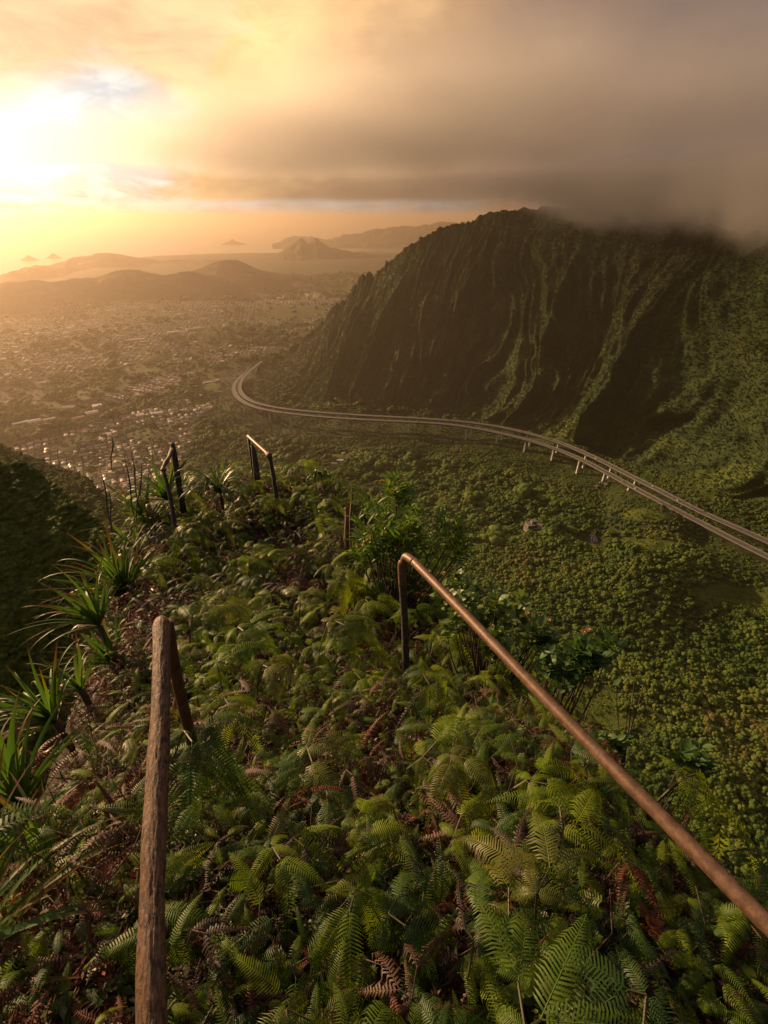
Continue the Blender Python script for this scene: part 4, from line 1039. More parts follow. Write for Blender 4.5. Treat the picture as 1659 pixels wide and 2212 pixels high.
_base = [pinna('frond', i, 24 + i % 3 * 2, .205 + .025 * (i % 3), .6 + .4 * (i % 4), .5, ragged=.12, thick=.60) for i in range(6)]
_dead = [pinna('frond', 20 + i, 18, .12 + .03 * (i % 2), .5 + .35 * (i % 3), 1.0, .25, None, .45, .6) for i in range(5)]
for k, m_ in M_fern.items():
    PIN[k] = []
    for me in (_dead if k in ('brown', 'red', 'black') else _base):
        q = me.copy(); q.name = 'frond'; q.materials.append(m_); PIN[k].append(q)
def fern_layout(seed, dead=False):
    r = random.Random(seed); h = r.uniform(.12, .30); items = []; paths = []
    top = Vector((r.uniform(.02, .07), r.uniform(-.03, .03), h))
    paths.append(([(0, 0, -.05), (top.x * .3, top.y * .5, h * .55), tuple(top)], .0032))
    fan = r.uniform(.75, 1.05)
    for s in (-1, 1):
        a = s * fan * .75; ln = r.uniform(.03, .07)
        q = top + Vector((math.cos(a) * ln, math.sin(a) * ln, r.uniform(-.004, .012))); paths.append(([tuple(top), tuple(q)], .0024))
        for b_, l in ((a - s * .52, 1.0), (a + s * .42, .95)):
            items.append((q, b_ + r.uniform(-.15, .15), r.uniform(-.25, .38), r.uniform(-.35, .35), l * r.uniform(.17, .25)))
        items.append((top, a + s * r.uniform(.9, 1.3), r.uniform(0, .3), r.uniform(-.3, .3), r.uniform(.08, .14)))
    if r.random() < .6: items.append((top, r.uniform(-.25, .25), r.uniform(.2, .5), 0, r.uniform(.10, .16)))
    V = []; F = []
    for P, rad in paths:
        G = tube_grid(P, rad, 4); k = len(V); V += [tuple(x) for x in G.reshape(-1, 3)]
        for i in range(len(G) - 1):
            for j in range(4): F.append((k + i * 4 + j, k + i * 4 + (j + 1) % 4, k + (i + 1) * 4 + (j + 1) % 4, k + (i + 1) * 4 + j))
    return items, mesh('stem', V, F, M_dstem if dead else M_stem)
LAY = [fern_layout(i) for i in range(9)]; LAYD = [fern_layout(50 + i, True) for i in range(5)]
def add_fern(p, yaw_, tilt, sc, colr, label, group):
    dead = colr in ('brown', 'red', 'black')
    items, st = random.choice(LAYD if dead else LAY)
    t = empty('dead_fern' if dead else 'fern', p, (tilt[0], tilt[1], yaw_), sc)
    link('stem', st, t)
    for i, (q, a, up, ro, l) in enumerate(items):
        o = link('frond', random.choice(PIN[colr]), t); o.location = q
        o.rotation_euler = (Matrix.Rotation(a, 3, 'Z') @ Matrix.Rotation(-up + (.35 if dead else 0), 3, 'Y') @ Matrix.Rotation(ro, 3, 'X')).to_euler(); o.scale = (l, l, l)
    tag(t, label, 'dead fern' if dead else 'fern', group); return t
def zone_of(px, py):
    if py < 1130: return 'near the crest left of the far pipe hoop' if px < 560 else 'near the crest between far hoop and stump' 
    if py < 1260: return 'below the crest spiky leaves' if px < 560 else 'in the dark hollow below the far hoop' if px < 740 else 'at the foot of the narrow leaved shrub'
    if py < 1420: return 'on the left edge beside the spiky plants' if px < 330 else 'just beyond the top of the wooden rail' if px < 560 else 'on the middle of the ridge before the hook post' if px < 800 else 'around the hooked rust post'
    if py < 1640: return 'on the left slope beside the wooden rail' if px < 330 else 'between the leaning post and the hook post' if px < 650 else 'directly below the hook post' if px < 900 else 'under the upper half of the rusty rail' 
    if py < 1850: return 'on the left slope at mid rail' if px < 320 else 'at the foot of the leaning post' if px < 600 else 'in the centre of the fern carpet' if px < 950 else 'under the middle of the rusty rail'
    if px < 310: return 'at the lower left behind the wooden rail'
    if px < 620: return 'right beside the lower wooden rail'
    if px < 950: return 'at the bottom centre among dead fronds'
    if px < 1300: return 'at the lower right below the rail'
    return 'in the lower right corner under the rusty rail'
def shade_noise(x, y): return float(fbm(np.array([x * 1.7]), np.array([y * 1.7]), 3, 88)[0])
def sample_near(n, dmin, ymin=0.12, ymax=7.4, tries=60000, edge=.40):
    out = []; gridc = {}
    for _ in range(tries):
        if len(out) >= n: break
        y = ymin + (ymax - ymin) * random.random() ** 1.25; l = np.interp(y, _yy, _lx) - edge; r_ = np.interp(y, _yy, _rx) + edge; x = random.uniform(l, r_)
        dm = dmin * (1 + y * .10); g_ = (int(x / .3), int(y / .3)); bad = False
        for a in (-1, 0, 1):
            for b_ in (-1, 0, 1):
                for (u, v) in gridc.get((g_[0] + a, g_[1] + b_), ()):
                    if (u - x) ** 2 + (v - y) ** 2 < dm * dm: bad = True
        k_ = max(0, min(1, ((x - .112) * .805 + (y - 2.2) * -1.78) / (.805 ** 2 + 1.78 ** 2)))
        if math.hypot(x - .112 - .805 * k_, y - 2.2 + 1.78 * k_) < (.10 + .12 * k_): bad = True
        k_ = max(0, min(1, ((x + .74) * .35 + (y - 1.2) * -1.0) / (.35 ** 2 + 1)))
        if math.hypot(x + .74 - .35 * k_, y - 1.2 + 1.0 * k_) < .12: bad = True
        if bad: continue
        z = hz(x, y); px, py, dep = project(np.array([x, y, z]))
        if px < -120 or px > 1780 or py > 2420 or dep < .35: continue
        gridc.setdefault(g_, []).append((x, y)); out.append((x, y, z, float(px), float(py)))
    return out
def slope_tilt(x, y):
    e = .1; zx = (hz(x + e, y) - hz(x - e, y)) / (2 * e); zy = (hz(x, y + e) - hz(x, y - e)) / (2 * e)
    return max(-.7, min(.7, zy * .55)), max(-.7, min(.7, -zx * .55)), math.atan2(-zy, -zx) if abs(zx) + abs(zy) > .15 else None
LEFTDRY = lambda x, y, px, py: px < 345 and py > 1280
def build_ferns():
    pts = sample_near(360, .108)
    words = {'green': 'mid green', 'bright': 'bright fresh green', 'dark': 'deep blue green', 'golden': 'golden tinged'}
    for x, y, z, px, py in pts:
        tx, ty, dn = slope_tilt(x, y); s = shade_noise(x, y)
        if LEFTDRY(x, y, px, py) and random.random() < .78: continue
        if float(fbm(np.array([x * 2.2]), np.array([y * 2.2]), 2, 61)[0]) > .2 and random.random() < .65: continue
        if 500 < px < 720 and 1130 < py < 1220 and random.random() < .7: continue
        u = random.random()
        c = 'bright' if u < .34 else 'green' if u < .66 else 'dark' if u < .82 else 'golden'
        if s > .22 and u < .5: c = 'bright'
        if py > 1950 and u < .45: c = 'dark' if u < .2 else 'green'
        if py < 1500 and 380 < px < 900 and u > .75: c = 'golden'
        yw = random.gauss(-1.57, .95) if dn is None else random.gauss(dn * .5 - .78, .9)
        big = random.choice((0, 1)); sc = (1.28 if big else .92) * random.uniform(.85, 1.15) * 1.08 * (.78 if py > 2050 else .95 if py > 1850 else 1.0)
        add_fern((x, y, z - .015), yw, (tx * .8 + random.gauss(0, .12), ty * .8 + random.gauss(0, .12)), sc, c,
                 '%s %s forked fern %s' % ('large' if big else 'small', words[c], zone_of(px, py)), 'ferns covering the ridge')
    dw = {'brown': 'brown curled', 'red': 'rust red', 'black': 'nearly black withered'}
    for x, y, z, px, py in sample_near(290, .115, edge=.45):
        tx, ty, dn = slope_tilt(x, y); u = random.random(); c = 'brown' if u < .5 else 'red' if u < .72 else 'black'
        if px < 330: c = 'red' if u < .45 else 'brown'
        sc = random.uniform(.6, 1.0)
        add_fern((x, y, z - .035), random.uniform(0, 6.28), (tx + random.gauss(0, .3), ty + random.gauss(0, .3)), sc, c, '%s dead fern %s' % (dw[c], zone_of(px, py)), 'dead ferns among the green ones')
build_ferns()
# masses nobody could count: small fronds, litter, twigs, creeping leaves
def near_points(n, edge=1.1, ymax=8.6, lift=(0, .05), ok=None):
    y = -0.6 + (ymax + .6) * rng.uniform(size=n * 2) ** 1.15; l = np.interp(y, _yy, _lx) - edge; r_ = np.interp(y, _yy, _rx) + edge
    x = rng.uniform(l, r_); z = ridge_h(x, y) + rng.uniform(lift[0], lift[1], y.size); P = np.stack([x, y, z], 1)
    px, py, dep = project(P); k = (px > -500) & (px < 2300) & (py < 3400) & (dep > .25)
    if ok is not None: k &= ok(x, y, px, py)
    return P[k][:n]
def leafy(name, seed, n, size, mat, wide=.5):
    r = np.random.default_rng(seed); V = []; F = []
    for i in range(n):
        a = r.uniform(0, 6.28); up = r.uniform(-.1, .8); d = np.array([math.cos(a), math.sin(a), up]); d /= np.linalg.norm(d)
        s = np.cross(d, (0, 0, 1)); s /= np.linalg.norm(s); o = r.normal(0, .35, 3) * size * [1, 1, .6]; L_ = size * r.uniform(.6, 1.2); k = len(V)
        V += [o, o + d * L_ * .5 + s * L_ * wide * .5, o + d * L_, o + d * L_ * .5 - s * L_ * wide * .5]; F += [(k, k + 1, k + 2), (k, k + 2, k + 3)]
    me = bpy.data.meshes.new(name); fast_mesh(me, np.array(V), np.array(F)); me.materials.append(mat); return me
M_moss = leaf_mat('creeping_leaf', (0.045, 0.075, 0.02), (0.085, 0.10, 0.026), .4, .3, c3=(.13, .04, .02))
M_litter = leaf_mat('dry_litter', (0.045, 0.022, 0.014), (0.10, 0.052, 0.03), .65, .1, tcol=(1.2, .9, .7))
M_redmoss = leaf_mat('red_moss', (0.16, 0.035, 0.015), (0.09, 0.035, 0.018), .6, .25, tcol=(1.3, .8, .5))
dry = lambda x, y, px, py: (px < 360) | (rng.uniform(size=x.shape) < .5)
P_ = near_points(8200, lift=(0, .12)); scatter('dead_frond_litter', P_, rng.uniform(.08, .16, len(P_)), np.stack([rng.normal(0, .5, len(P_)), rng.normal(0, .5, len(P_)), rng.uniform(0, 6.28, len(P_))], 1), PIN['brown'][:3] + PIN['black'][:3] + PIN['red'][:2])
P_ = near_points(7000, lift=(.02, .17), ok=lambda x, y, px, py: ((px > 340) | (rng.uniform(size=x.shape) < .5)) & ((fbm(x * 2.2, y * 2.2, 2, 61) < .2) | (rng.uniform(size=x.shape) < .3))); scatter('small_fern_fronds', P_, rng.uniform(.08, .19, len(P_)), np.stack([rng.normal(0, .35, len(P_)), rng.normal(-.2, .35, len(P_)), rng.uniform(0, 6.28, len(P_))], 1), PIN['green'][:3] + PIN['dark'][:3] + PIN['golden'][:1] + PIN['bright'][:1])
P_ = near_points(5600, lift=(-.01, .07), ok=dry); scatter('creeping_leaves', P_, rng.uniform(.7, 1.3, len(P_)), yaw(len(P_), .5), [leafy('leaves', i, 14, .028, M_moss) for i in range(3)])
P_ = near_points(7500, lift=(-.01, .06)); scatter('dry_leaf_litter', P_, rng.uniform(.7, 1.4, len(P_)), yaw(len(P_), .5), [leafy('litter', 7 + i, 16, .03, M_litter, .3) for i in range(3)])
P_ = near_points(6500, lift=(0, .10), ok=lambda x, y, px, py: ((px < 350) & (py > 1180)) | ((fbm(x * 2.1, y * 2.1, 2, 61) > .18) & (rng.uniform(size=x.shape) < .5))); scatter('rust_red_moss', P_, rng.uniform(.6, 1.3, len(P_)), yaw(len(P_), .6), [leafy('red_leaves', 17 + i, 18, .026, M_redmoss, .22) for i in range(3)])
NR = lambda n, lift, ok=None: near_points(n, edge=.7, ymax=2.3, lift=lift, ok=ok)
P_ = NR(2600, (.02, .14)); scatter('low_fern_fronds', P_, rng.uniform(.06, .13, len(P_)), np.stack([rng.normal(0, .35, len(P_)), rng.normal(-.25, .35, len(P_)), rng.uniform(0, 6.28, len(P_))], 1), PIN['green'][:3] + PIN['dark'][:2] + PIN['bright'][:2] + PIN['brown'][:1])
P_ = NR(3200, (-.01, .08)); scatter('low_creeping_leaves', P_, rng.uniform(.5, 1.1, len(P_)), yaw(len(P_), .6), [leafy('leaves', 40 + i, 16, .026, M_moss) for i in range(3)])
P_ = NR(3600, (-.01, .07)); scatter('low_leaf_litter', P_, rng.uniform(.6, 1.2, len(P_)), yaw(len(P_), .6), [leafy('litter', 50 + i, 18, .026, M_litter, .25) for i in range(2)] + PIN['brown'][:0])
TW = [tube_mesh('twig', [(0, 0, 0), (.05, .012, .01), (.11, -.008, .03), (.17, .01, .03)], [.0022, .002, .0016, .001], 4, M_dstem)] + [tube_mesh('twig', [(0, 0, 0), (.04, .02, .03), (.10, .03, .07)], [.002, .0017, .001], 4, M_stem)]
P_ = near_points(2600, lift=(.0, .10)); scatter('twigs', P_, rng.uniform(.6, 1.5, len(P_)), np.stack([rng.normal(0, .4, len(P_)), rng.normal(-.2, .5, len(P_)), rng.uniform(0, 6.28, len(P_))], 1), TW)

# ------------------------------------------------------------------ handrails and posts
def pipe_mat(name, c1, c2, c3, rough, metal, sc=40, bump=.25):
    ma, T, b = new_mat(name); tcn = T.n('ShaderNodeTexCoord'); P = tcn.outputs['Object']
    n1 = T.noise(P, sc, 5, .65); n2 = T.noise(P, sc * 5, 3, .6); n3 = T.noise(P, sc * .25, 3)
    c = T.mix(T.ss(n1, .35, .65), c1, c2); c = T.mix(T.ss(n2, .58, .7), c, c3); c = T.mix(T.m('MULTIPLY', T.ss(n3, .5, .7), .5), c, c3)
    T.put(b.inputs['Base Color'], c); T.put(b.inputs['Roughness'], T.m('ADD', rough, T.m('MULTIPLY', n1, .3))); b.inputs['Metallic'].default_value = metal
    bp = T.n('ShaderNodeBump'); bp.inputs['Strength'].default_value = bump; bp.inputs['Distance'].default_value = .002
    T.put(bp.inputs['Height'], T.m('ADD', n1, n2)); T.put(b.inputs['Normal'], bp.outputs[0]); return ma
M_pipe = pipe_mat('weathered_bronze_pipe', (.10, .055, .033), (.175, .105, .064), (.08, .045, .03), .36, .25)
M_post = pipe_mat('dark_crusted_steel', (.030, .026, .022), (.075, .065, .052), (.10, .10, .085), .6, .3)
M_rustp = pipe_mat('rust_brown_steel', (.09, .042, .020), (.14, .065, .03), (.045, .025, .015), .55, .3)
def bark_mat():
    ma, T, b = new_mat('cracked_rust_bark'); tcn = T.n('ShaderNodeTexCoord'); U = tcn.outputs['Object']
    mp = T.n('ShaderNodeMapping'); T.put(mp.inputs[0], U); mp.inputs['Scale'].default_value = (1, 1, .38)
    P = mp.outputs[0]
    n1 = T.noise(P, 120, 6, .7, .6); n2 = T.noise(P, 45, 4, .6, .4); n3 = T.noise(U, 14, 4)
    c = T.mix(T.ss(n1, .38, .6), (.024, .013, .009), (.185, .105, .06)); c = T.mix(T.m('MULTIPLY', T.ss(n3, .45, .65), .5), c, (.15, .07, .035))
    T.put(b.inputs['Base Color'], c); b.inputs['Roughness'].default_value = .6; b.inputs['Specular IOR Level'].default_value = .4
    bp = T.n('ShaderNodeBump'); bp.inputs['Strength'].default_value = 1.0; bp.inputs['Distance'].default_value = .004
    T.put(bp.inputs['Height'], T.m('ADD', n1, T.m('MULTIPLY', n2, .7))); T.put(b.inputs['Normal'], bp.outputs[0]); return ma
M_bark = bark_mat()
def rel(pts, o): return [tuple(Vector(p) - o) for p in pts]
def smooth_path(pts, n): return catmull(pts, n)
# right rail
top = at_d(893, 1212, 2.72); hook = at_d(878, 1203, 2.78); side = at_d(868, 1222, 2.82); foot = at_d(880, 1490, 3.0); foot.z -= .25
near = at_d(1659, 1990, 1.17); beyond = near + (near - top) * .55
o0 = Vector(foot); t = empty('handrail', foot)
mid_ = [top.lerp(beyond, k) for k in (0, .2, .4, .6, .8, 1)]
for i, q in enumerate(mid_): q.z += -.012 * math.sin(i / 5 * 3.14); q.x += .004 * math.sin(i * 2.1)
P = smooth_path(rel([mid_[0]], o0) + rel(mid_[1:], o0), 60)
link('rail', tube_mesh('rail', P, .0232 * (1 + .012 * np.sin(np.arange(60) * .9) + .012 * np.sin(np.arange(60) * 2.3)), 28, M_pipe, .05, 3), t)
P = smooth_path(rel([top.lerp(beyond, .004), hook, side.lerp(hook, .45), side, side.lerp(foot, .12)], o0), 24)
link('elbow', tube_mesh('elbow', P, .0245, 24, M_pipe, .07, 5), t)
P = smooth_path(rel([side.lerp(foot, .11), side.lerp(foot, .5) + Vector((.008, 0, 0)), foot], o0), 24)
link('post', tube_mesh('post', P, .0225, 20, M_post, .08, 7), t)
tag(t, 'bronze brown pipe handrail with hooked top running along the right side', 'handrail')
# left rail, swollen with cracked bark-like rust
ltop = at_d(349, 1334, 1.62); lbot = at_d(325, 2300, .80); lb2 = lbot + (lbot - ltop) * .35; lfoot = at_d(412, 1612, 1.86); lfoot.z -= .2
t = empty('handrail', lfoot); o0 = Vector(lfoot)
k = np.linspace(0, 1, 160); LL = (lb2 - ltop).length
P = np.stack([.004 * np.sin(k * 9), .004 * np.sin(k * 13), k * LL], 1)
rad = .0255 * (1 + .05 * np.sin(k * 17 + 1) + .03 * np.sin(k * 41)); rad[:6] *= np.array([.25, .62, .80, .9, .96, 1.0])
G = tube_grid(P, rad, 72); aa = np.linspace(0, 2 * np.pi, 72, endpoint=False)
AA, KK = np.meshgrid(aa, k * LL, indexing='ij'); AA = AA.T; KK = KK.T
cr_ = np.abs(fbm(np.cos(AA) * 7 + 20, np.sin(AA) * 7 + KK * 10, 3, 9)); crack = -np.exp(-(cr_ / .05) ** 2) * .0022 + .0016 * fbm(np.cos(AA) * 12, np.sin(AA) * 12 + KK * 26, 3, 5)
cen = P[:, None, :]; dr = (G - cen); G = cen + dr * (1 + crack / .0275)[..., None]
V = G.reshape(-1, 3); F = [(i * 72 + j, i * 72 + (j + 1) % 72, (i + 1) * 72 + (j + 1) % 72, (i + 1) * 72 + j) for i in range(159) for j in range(72)] + [tuple(range(72))[::-1]]
ro = link('rail', mesh('rail', V, F, M_bark, True), t); ro.location = ltop - o0; ro.rotation_euler = (lb2 - ltop).to_track_quat('Z', 'Y').to_euler()
P = smooth_path(rel([at_d(362, 1345, 1.64), at_d(385, 1480, 1.76), lfoot], o0), 20)
link('post', tube_mesh('post', P, .0195, 18, M_rustp, .08, 11), t)
tag(t, 'thick handrail with cracked bark-like rust and a leaning post, at left', 'handrail')
# far hoop, right side
t = empty('handrail', at_d(606, 1135, 6.2)); o0 = Vector(t.location)
a_, b_, c_ = at_d(536, 942, 7.0), at_d(582, 984, 6.2), at_d(606, 1140, 6.3); c_.z -= .15
link('rail', tube_mesh('rail', smooth_path(rel([a_, a_.lerp(b_, .5), b_], o0), 12), .025, 14, M_pipe, .1, 13), t)
link('joint', tube_mesh('joint', rel([a_.lerp(b_, .9), b_, b_ + Vector((.005, -.01, -.05))], o0), [.028, .037, .03], 12, M_bark, .25, 15), t)
link('post', tube_mesh('post', smooth_path(rel([b_, b_.lerp(c_, .3) + Vector((.01, 0, 0)), c_], o0), 14), .0265, 12, M_post, .1, 17), t)
d_ = at_d(548, 1025, 7.1); d_.z -= .2
link('post', tube_mesh('post', rel([a_, a_.lerp(d_, .5), d_], o0), [.02, .022, .024], 10, M_post, .1, 18), t)
tag(t, 'small pipe handrail hoop standing at the crest of the ridge', 'handrail')
def stake(name, path, rad, mat, label, cat, jag=.3, seg=9):
    P = [Vector(p) for p in path]; o0 = P[-1].copy(); t = tube_mesh(name, smooth_path(rel(P, o0), 10), np.interp(np.linspace(0, 1, 10), np.linspace(0, 1, len(rad)), rad), seg, mat, jag, len(label))
    o = link(name, t); o.location = o0; tag(o, label, cat); return o
f_ = at_d(553, 1030, 7.0); f_.z -= .25
stake('wooden_post', [at_d(543, 960, 7.0), at_d(550, 985, 7.0), f_], [.012, .045, .05], M_post, 'flat dark split post right behind the far pipe hoop', 'post')
f_ = at_d(379, 1030, 5.9); f_.z -= .5
stake('wooden_post', [at_d(372, 960, 5.85), at_d(375, 975, 5.85), f_], [.008, .038, .042], M_post, 'charred jagged post beside the broken left rail at the crest', 'post', .5)
t = empty('broken_handrail', at_d(379, 1172, 5.3)); o0 = Vector(t.location)
a_, b_, c_ = at_d(372, 970, 5.75), at_d(354, 1018, 5.35), at_d(380, 1176, 5.35); c_.z -= .15
link('rail_stub', tube_mesh('rail_stub', smooth_path(rel([a_, at_d(366, 985, 5.6), at_d(354, 1008, 5.4), b_], o0), 14), [.018, .022, .02, .026, .023, .02, .024, .026, .021, .024, .027, .032, .030, .022], 12, M_bark, .4, 31), t)
link('post', tube_mesh('post', smooth_path(rel([b_, b_.lerp(c_, .4) + Vector((.02, 0, 0)), c_], o0), 14), np.linspace(.018, .026, 14), 12, M_post, .2, 33), t)
tag(t, 'broken left handrail with a crusted stub on a dark bent post', 'handrail')
f_ = at_d(752, 1195, 4.9); f_.z -= .2
stake('tree_stump', [at_d(746, 1096, 4.9), at_d(751, 1110, 4.9), at_d(750, 1150, 4.9), f_], [.026, .034, .03, .036], M_bark, 'short grey broken stump left of the narrow leaved shrub', 'stump', .35)
f_ = at_d(758, 1195, 4.8); f_.z -= .2
stake('dead_stalk', [at_d(760, 1055, 4.8), at_d(760, 1085, 4.8), at_d(757, 1130, 4.8), f_], [.004, .013, .012, .012], M_rustp, 'thin pointed brown stalk next to the grey stump', 'dead stalk', .3, 6)
for px, py, px2, py2, d, lab in [(242, 942, 240, 985, 5.6, 'tall thin dark stalk tip above the suburb'), (218, 1020, 232, 1100, 5.2, 'short dark dead stalk at the far left edge of the crest'), (234, 1060, 238, 1115, 5.1, 'second dark dead stalk by the left edge of the crest'),
                                 (268, 985, 285, 1090, 5.4, 'slim green brown stalk leaning over the suburb'), (306, 1000, 296, 1090, 5.5, 'slim stalk leaning right toward the broken rail'), (283, 975, 292, 1050, 5.7, 'faint slim stalk between two leaning ones'),
                                 (95, 1790, 225, 1830, 1.7, 'long dark curved dead leaf stalk low on the left'), (205, 1685, 250, 1770, 1.7, 'short brown broken stick on the left slope'), (10, 1760, 60, 1850, 1.6, 'dark dead stick at the left edge of the picture')]:
    f_ = at_d(px2, py2, d); a_ = at_d(px, py, d); m_ = a_.lerp(f_, .5) + Vector((.015, 0, -.01)); e_ = f_ + (f_ - a_) * .5; e_.z -= .05
    stake('dead_stalk', [a_, m_, f_, e_], [.002, .009, .007, .005] if d > 3 else [.003, .008, .008, .006], M_rustp if py > 1500 else M_post, lab, 'dead stalk', .2, 6)

# ------------------------------------------------------------------ spiky long leaved plants
def blade(name, seed, arch, w=.042, fold=.25, seg=12, mat=None, kink=None):
    r = np.random.default_rng(seed); V = []; F = []; tip = []
    side = r.uniform(-.1, .1)
    for i in range(seg + 1):
        t = i / seg; ang = .9 - arch * t ** 1.5 * (1.0 if kink is None else (.3 if t < kink else 1.8))
        if i == 0: p = np.zeros(3)
        else: p = p + np.array([math.cos(ang), side * t, math.sin(ang)]) / seg
        ww = w * (min(1, .55 + t * 3) * (1 - t ** 2.2) + .004)
        V += [p + (0, ww, ww * fold), p, p + (0, -ww, ww * fold)]; tip += [t] * 3
        if i: k = (i - 1) * 3; F += [(k, k + 3, k + 4, k + 1), (k + 1, k + 4, k + 5, k + 2)]
    me = mesh(name, V, F, mat, True); attr(me, 'tip', np.array(tip, np.float32)); return me
M_blade = leaf_mat('spiky_leaf', (0.045, 0.115, 0.022), (0.085, 0.155, 0.03), .5, .45, .3, tip=(.13, .06, .018), scale=3)
M_bladed = leaf_mat('dry_spiky_leaf', (0.075, 0.035, 0.018), (0.14, 0.09, 0.05), .5, .15, tcol=(1.2, .9, .6))
M_blader = leaf_mat('silver_spiky_leaf', (0.055, 0.11, 0.040), (0.085, 0.14, 0.05), .42, .35, .4, tip=(.12, .07, .03), scale=3)
BL = [blade('leaf', i, a, .021 + .004 * (i % 3), .3, mat=M_blade) for i, a in enumerate((.4, .7, 1.1, 1.6, 2.2))]
BLS = [blade('leaf', i + 9, a, .018, .3, mat=M_blader) for i, a in enumerate((1.2, 1.7, 2.3, 2.8))]
BLD = [blade('dry_leaf', i + 20, a, .030, .1, mat=M_bladed, kink=.4) for i, a in enumerate((1.8, 2.6, 3.0))]
def spiky(p, n, L_, yaw0, spread, label, lean=0.0, droopy=False, dry_n=4, group='spiky plants on the left side', trunk=0):
    t = empty('spiky_plant', p); n = int(n * 1.8); L_ *= 1.18
    if trunk: link('trunk', tube_mesh('trunk', [(0, 0, -.1), (.01, 0, trunk * .5), (0, 0, trunk)], [.022, .018, .02], 8, M_dstem, .2, 3), t)
    for i in range(n + dry_n):
        dr = i >= n; o = link('dry_leaf' if dr else 'leaf', random.choice(BLD if dr else (BLS if droopy else BL)), t)
        a = yaw0 + random.uniform(-spread, spread); l = L_ * random.uniform(.65, 1.1); up = random.gauss(.12 if not droopy else .25, .28) if not dr else random.uniform(-.9, -.3)
        o.rotation_euler = (Matrix.Rotation(a, 3, 'Z') @ Matrix.Rotation(-up, 3, 'Y') @ Matrix.Rotation(random.gauss(0, .25), 3, 'X')).to_euler(); o.scale = (l, l * (1 + .2 * random.random()), l); o.location = (0, 0, trunk)
    tag(t, label, 'spiky plant', group)
def spk(px, py, d, *a, **k):
    p = at_d(px, py, d); g_ = hz(p.x, p.y)
    p2 = near_at(px, py)
    if p2.length < 1.45 * p.length and p2.length > .7 * p.length and not k.get('trunk'): p = p2 + Vector((0, 0, .03)); g_ = p.z
    if p.z - g_ > .12 and not k.get('trunk'): k['trunk'] = min(p.z - g_ + .05, 1.1); p.z -= k['trunk']
    elif p.z < g_: p.z = g_ + .02
    spiky(p, *a, **k)
spk(322, 1140, 5.3, 26, .72, 2.6, 2.2, 'spiky plant at the left crest with leaves rising over the suburb')
spk(400, 1075, 5.9, 24, .70, .8, 3.1, 'silvery arching spiky plant in front of the broken rail', droopy=True)
spk(362, 1085, 5.7, 16, .62, 2.6, 1.8, 'green spiky plant directly left of the broken rail post')
spk(478, 1085, 5.8, 30, .60, 0, 3.14, 'palm-like spiky plant on a short stem between broken rail and hoop', droopy=True, trunk=.12)
spk(276, 1290, 3.9, 34, .66, 2.5, 1.9, 'largest spiky plant, fanning left over the dark slope')
spk(300, 1200, 4.4, 16, .50, 1.8, 2.2, 'pale spiky plant just above the largest one')
spk(215, 1352, 3.6, 22, .46, 2.9, 1.5, 'low spiky plant pointing left below the largest one')
spk(250, 1440, 3.1, 14, .40, 2.7, 1.2, 'small spiky plant beside the top of the wooden rail')
spk(120, 1560, 2.75, 20, .42, 2.9, 1.4, 'spiky plant hanging over the left edge at mid height')
spk(175, 1490, 3.0, 10, .34, 2.8, 1.2, 'little spiky tuft above the overhanging one')
spk(45, 1740, 2.2, 24, .46, 2.7, 1.5, 'spiky plant at the left border beside the reddish slope')
spk(-20, 1930, 1.9, 22, .46, 1.6, 2.4, 'dark spiky plant low on the left border')
spk(-60, 2120, 1.7, 20, .46, .9, 2.0, 'spiky plant in the bottom left corner')
spk(120, 1850, 1.75, 8, .34, 3.1, .9, 'few broad orange edged spiky leaves low on the left', dry_n=5)

# ------------------------------------------------------------------ shrubs
def oval(name, L_, w, mat, cup=.15, seg=5, tipk=1.0, bend=.25):
    V = []; F = []
    for i in range(seg + 1):
        t = i / seg; ww = w * math.sin(math.pi * (t * .94 + .03) ** tipk); z = -bend * L_ * t * t
        V += [(t * L_, ww, z + cup * ww), (t * L_, 0, z), (t * L_, -ww, z + cup * ww)]
        if i: k = (i - 1) * 3; F += [(k, k + 3, k + 4, k + 1), (k + 1, k + 4, k + 5, k + 2)]
    return mesh(name, V, F, mat, True)
M_narrow = leaf_mat('narrow_leaf', (0.080, 0.17, 0.022), (0.13, 0.23, 0.030), .42, .5, .35, c3=(.20, .14, .03))
M_round = leaf_mat('round_leaf', (0.085, 0.15, 0.035), (0.15, 0.21, 0.055), .4, .35, .4)
M_rounddark = leaf_mat('dark_round_leaf', (0.045, 0.10, 0.026), (0.08, 0.15, 0.035), .5, .35, .3)
M_flush = leaf_mat('pink_leaf_flush', (.38, .12, .08), (.45, .18, .10), .5, .3, tcol=(1.1, .8, .7))
M_pinkf = leaf_mat('pink_petals', (.42, .20, .16), (.48, .26, .20), .5, .3, tcol=(1.1, .8, .8))
M_branch = simple('shrub_bark', (.06, .038, .026), .85, scale=20)
NAR = [oval('leaf', 1, .105, M_narrow, .3, 5, .9, .2 + .2 * i) for i in range(3)]
RND = [oval('leaf', 1, .32, M_round, .25, 5, .85, .1 + .15 * i) for i in range(3)]
RNDD = [oval('leaf', 1, .30, M_rounddark, .25, 5, .85, .1 + .15 * i) for i in range(3)]
FLW = []
for i in range(2):
    V = []; F = []; r = random.Random(i)
    for q in range(16):
        a = q * .9; u = r.uniform(.1, 1.2); d = Vector((math.cos(a) * math.cos(u), math.sin(a) * math.cos(u), math.sin(u))); s = d.cross(Vector((0, 0, 1))).normalized() * .16; k = len(V)
        V += [tuple(d * .1 + s * .3), tuple(d * .7 + s), tuple(d * 1.0), tuple(d * .7 - s), tuple(d * .1 - s * .3)]; F += [(k, k + 1, k + 2, k + 3, k + 4)]
    FLW.append(mesh('flower', V, F, M_pinkf))
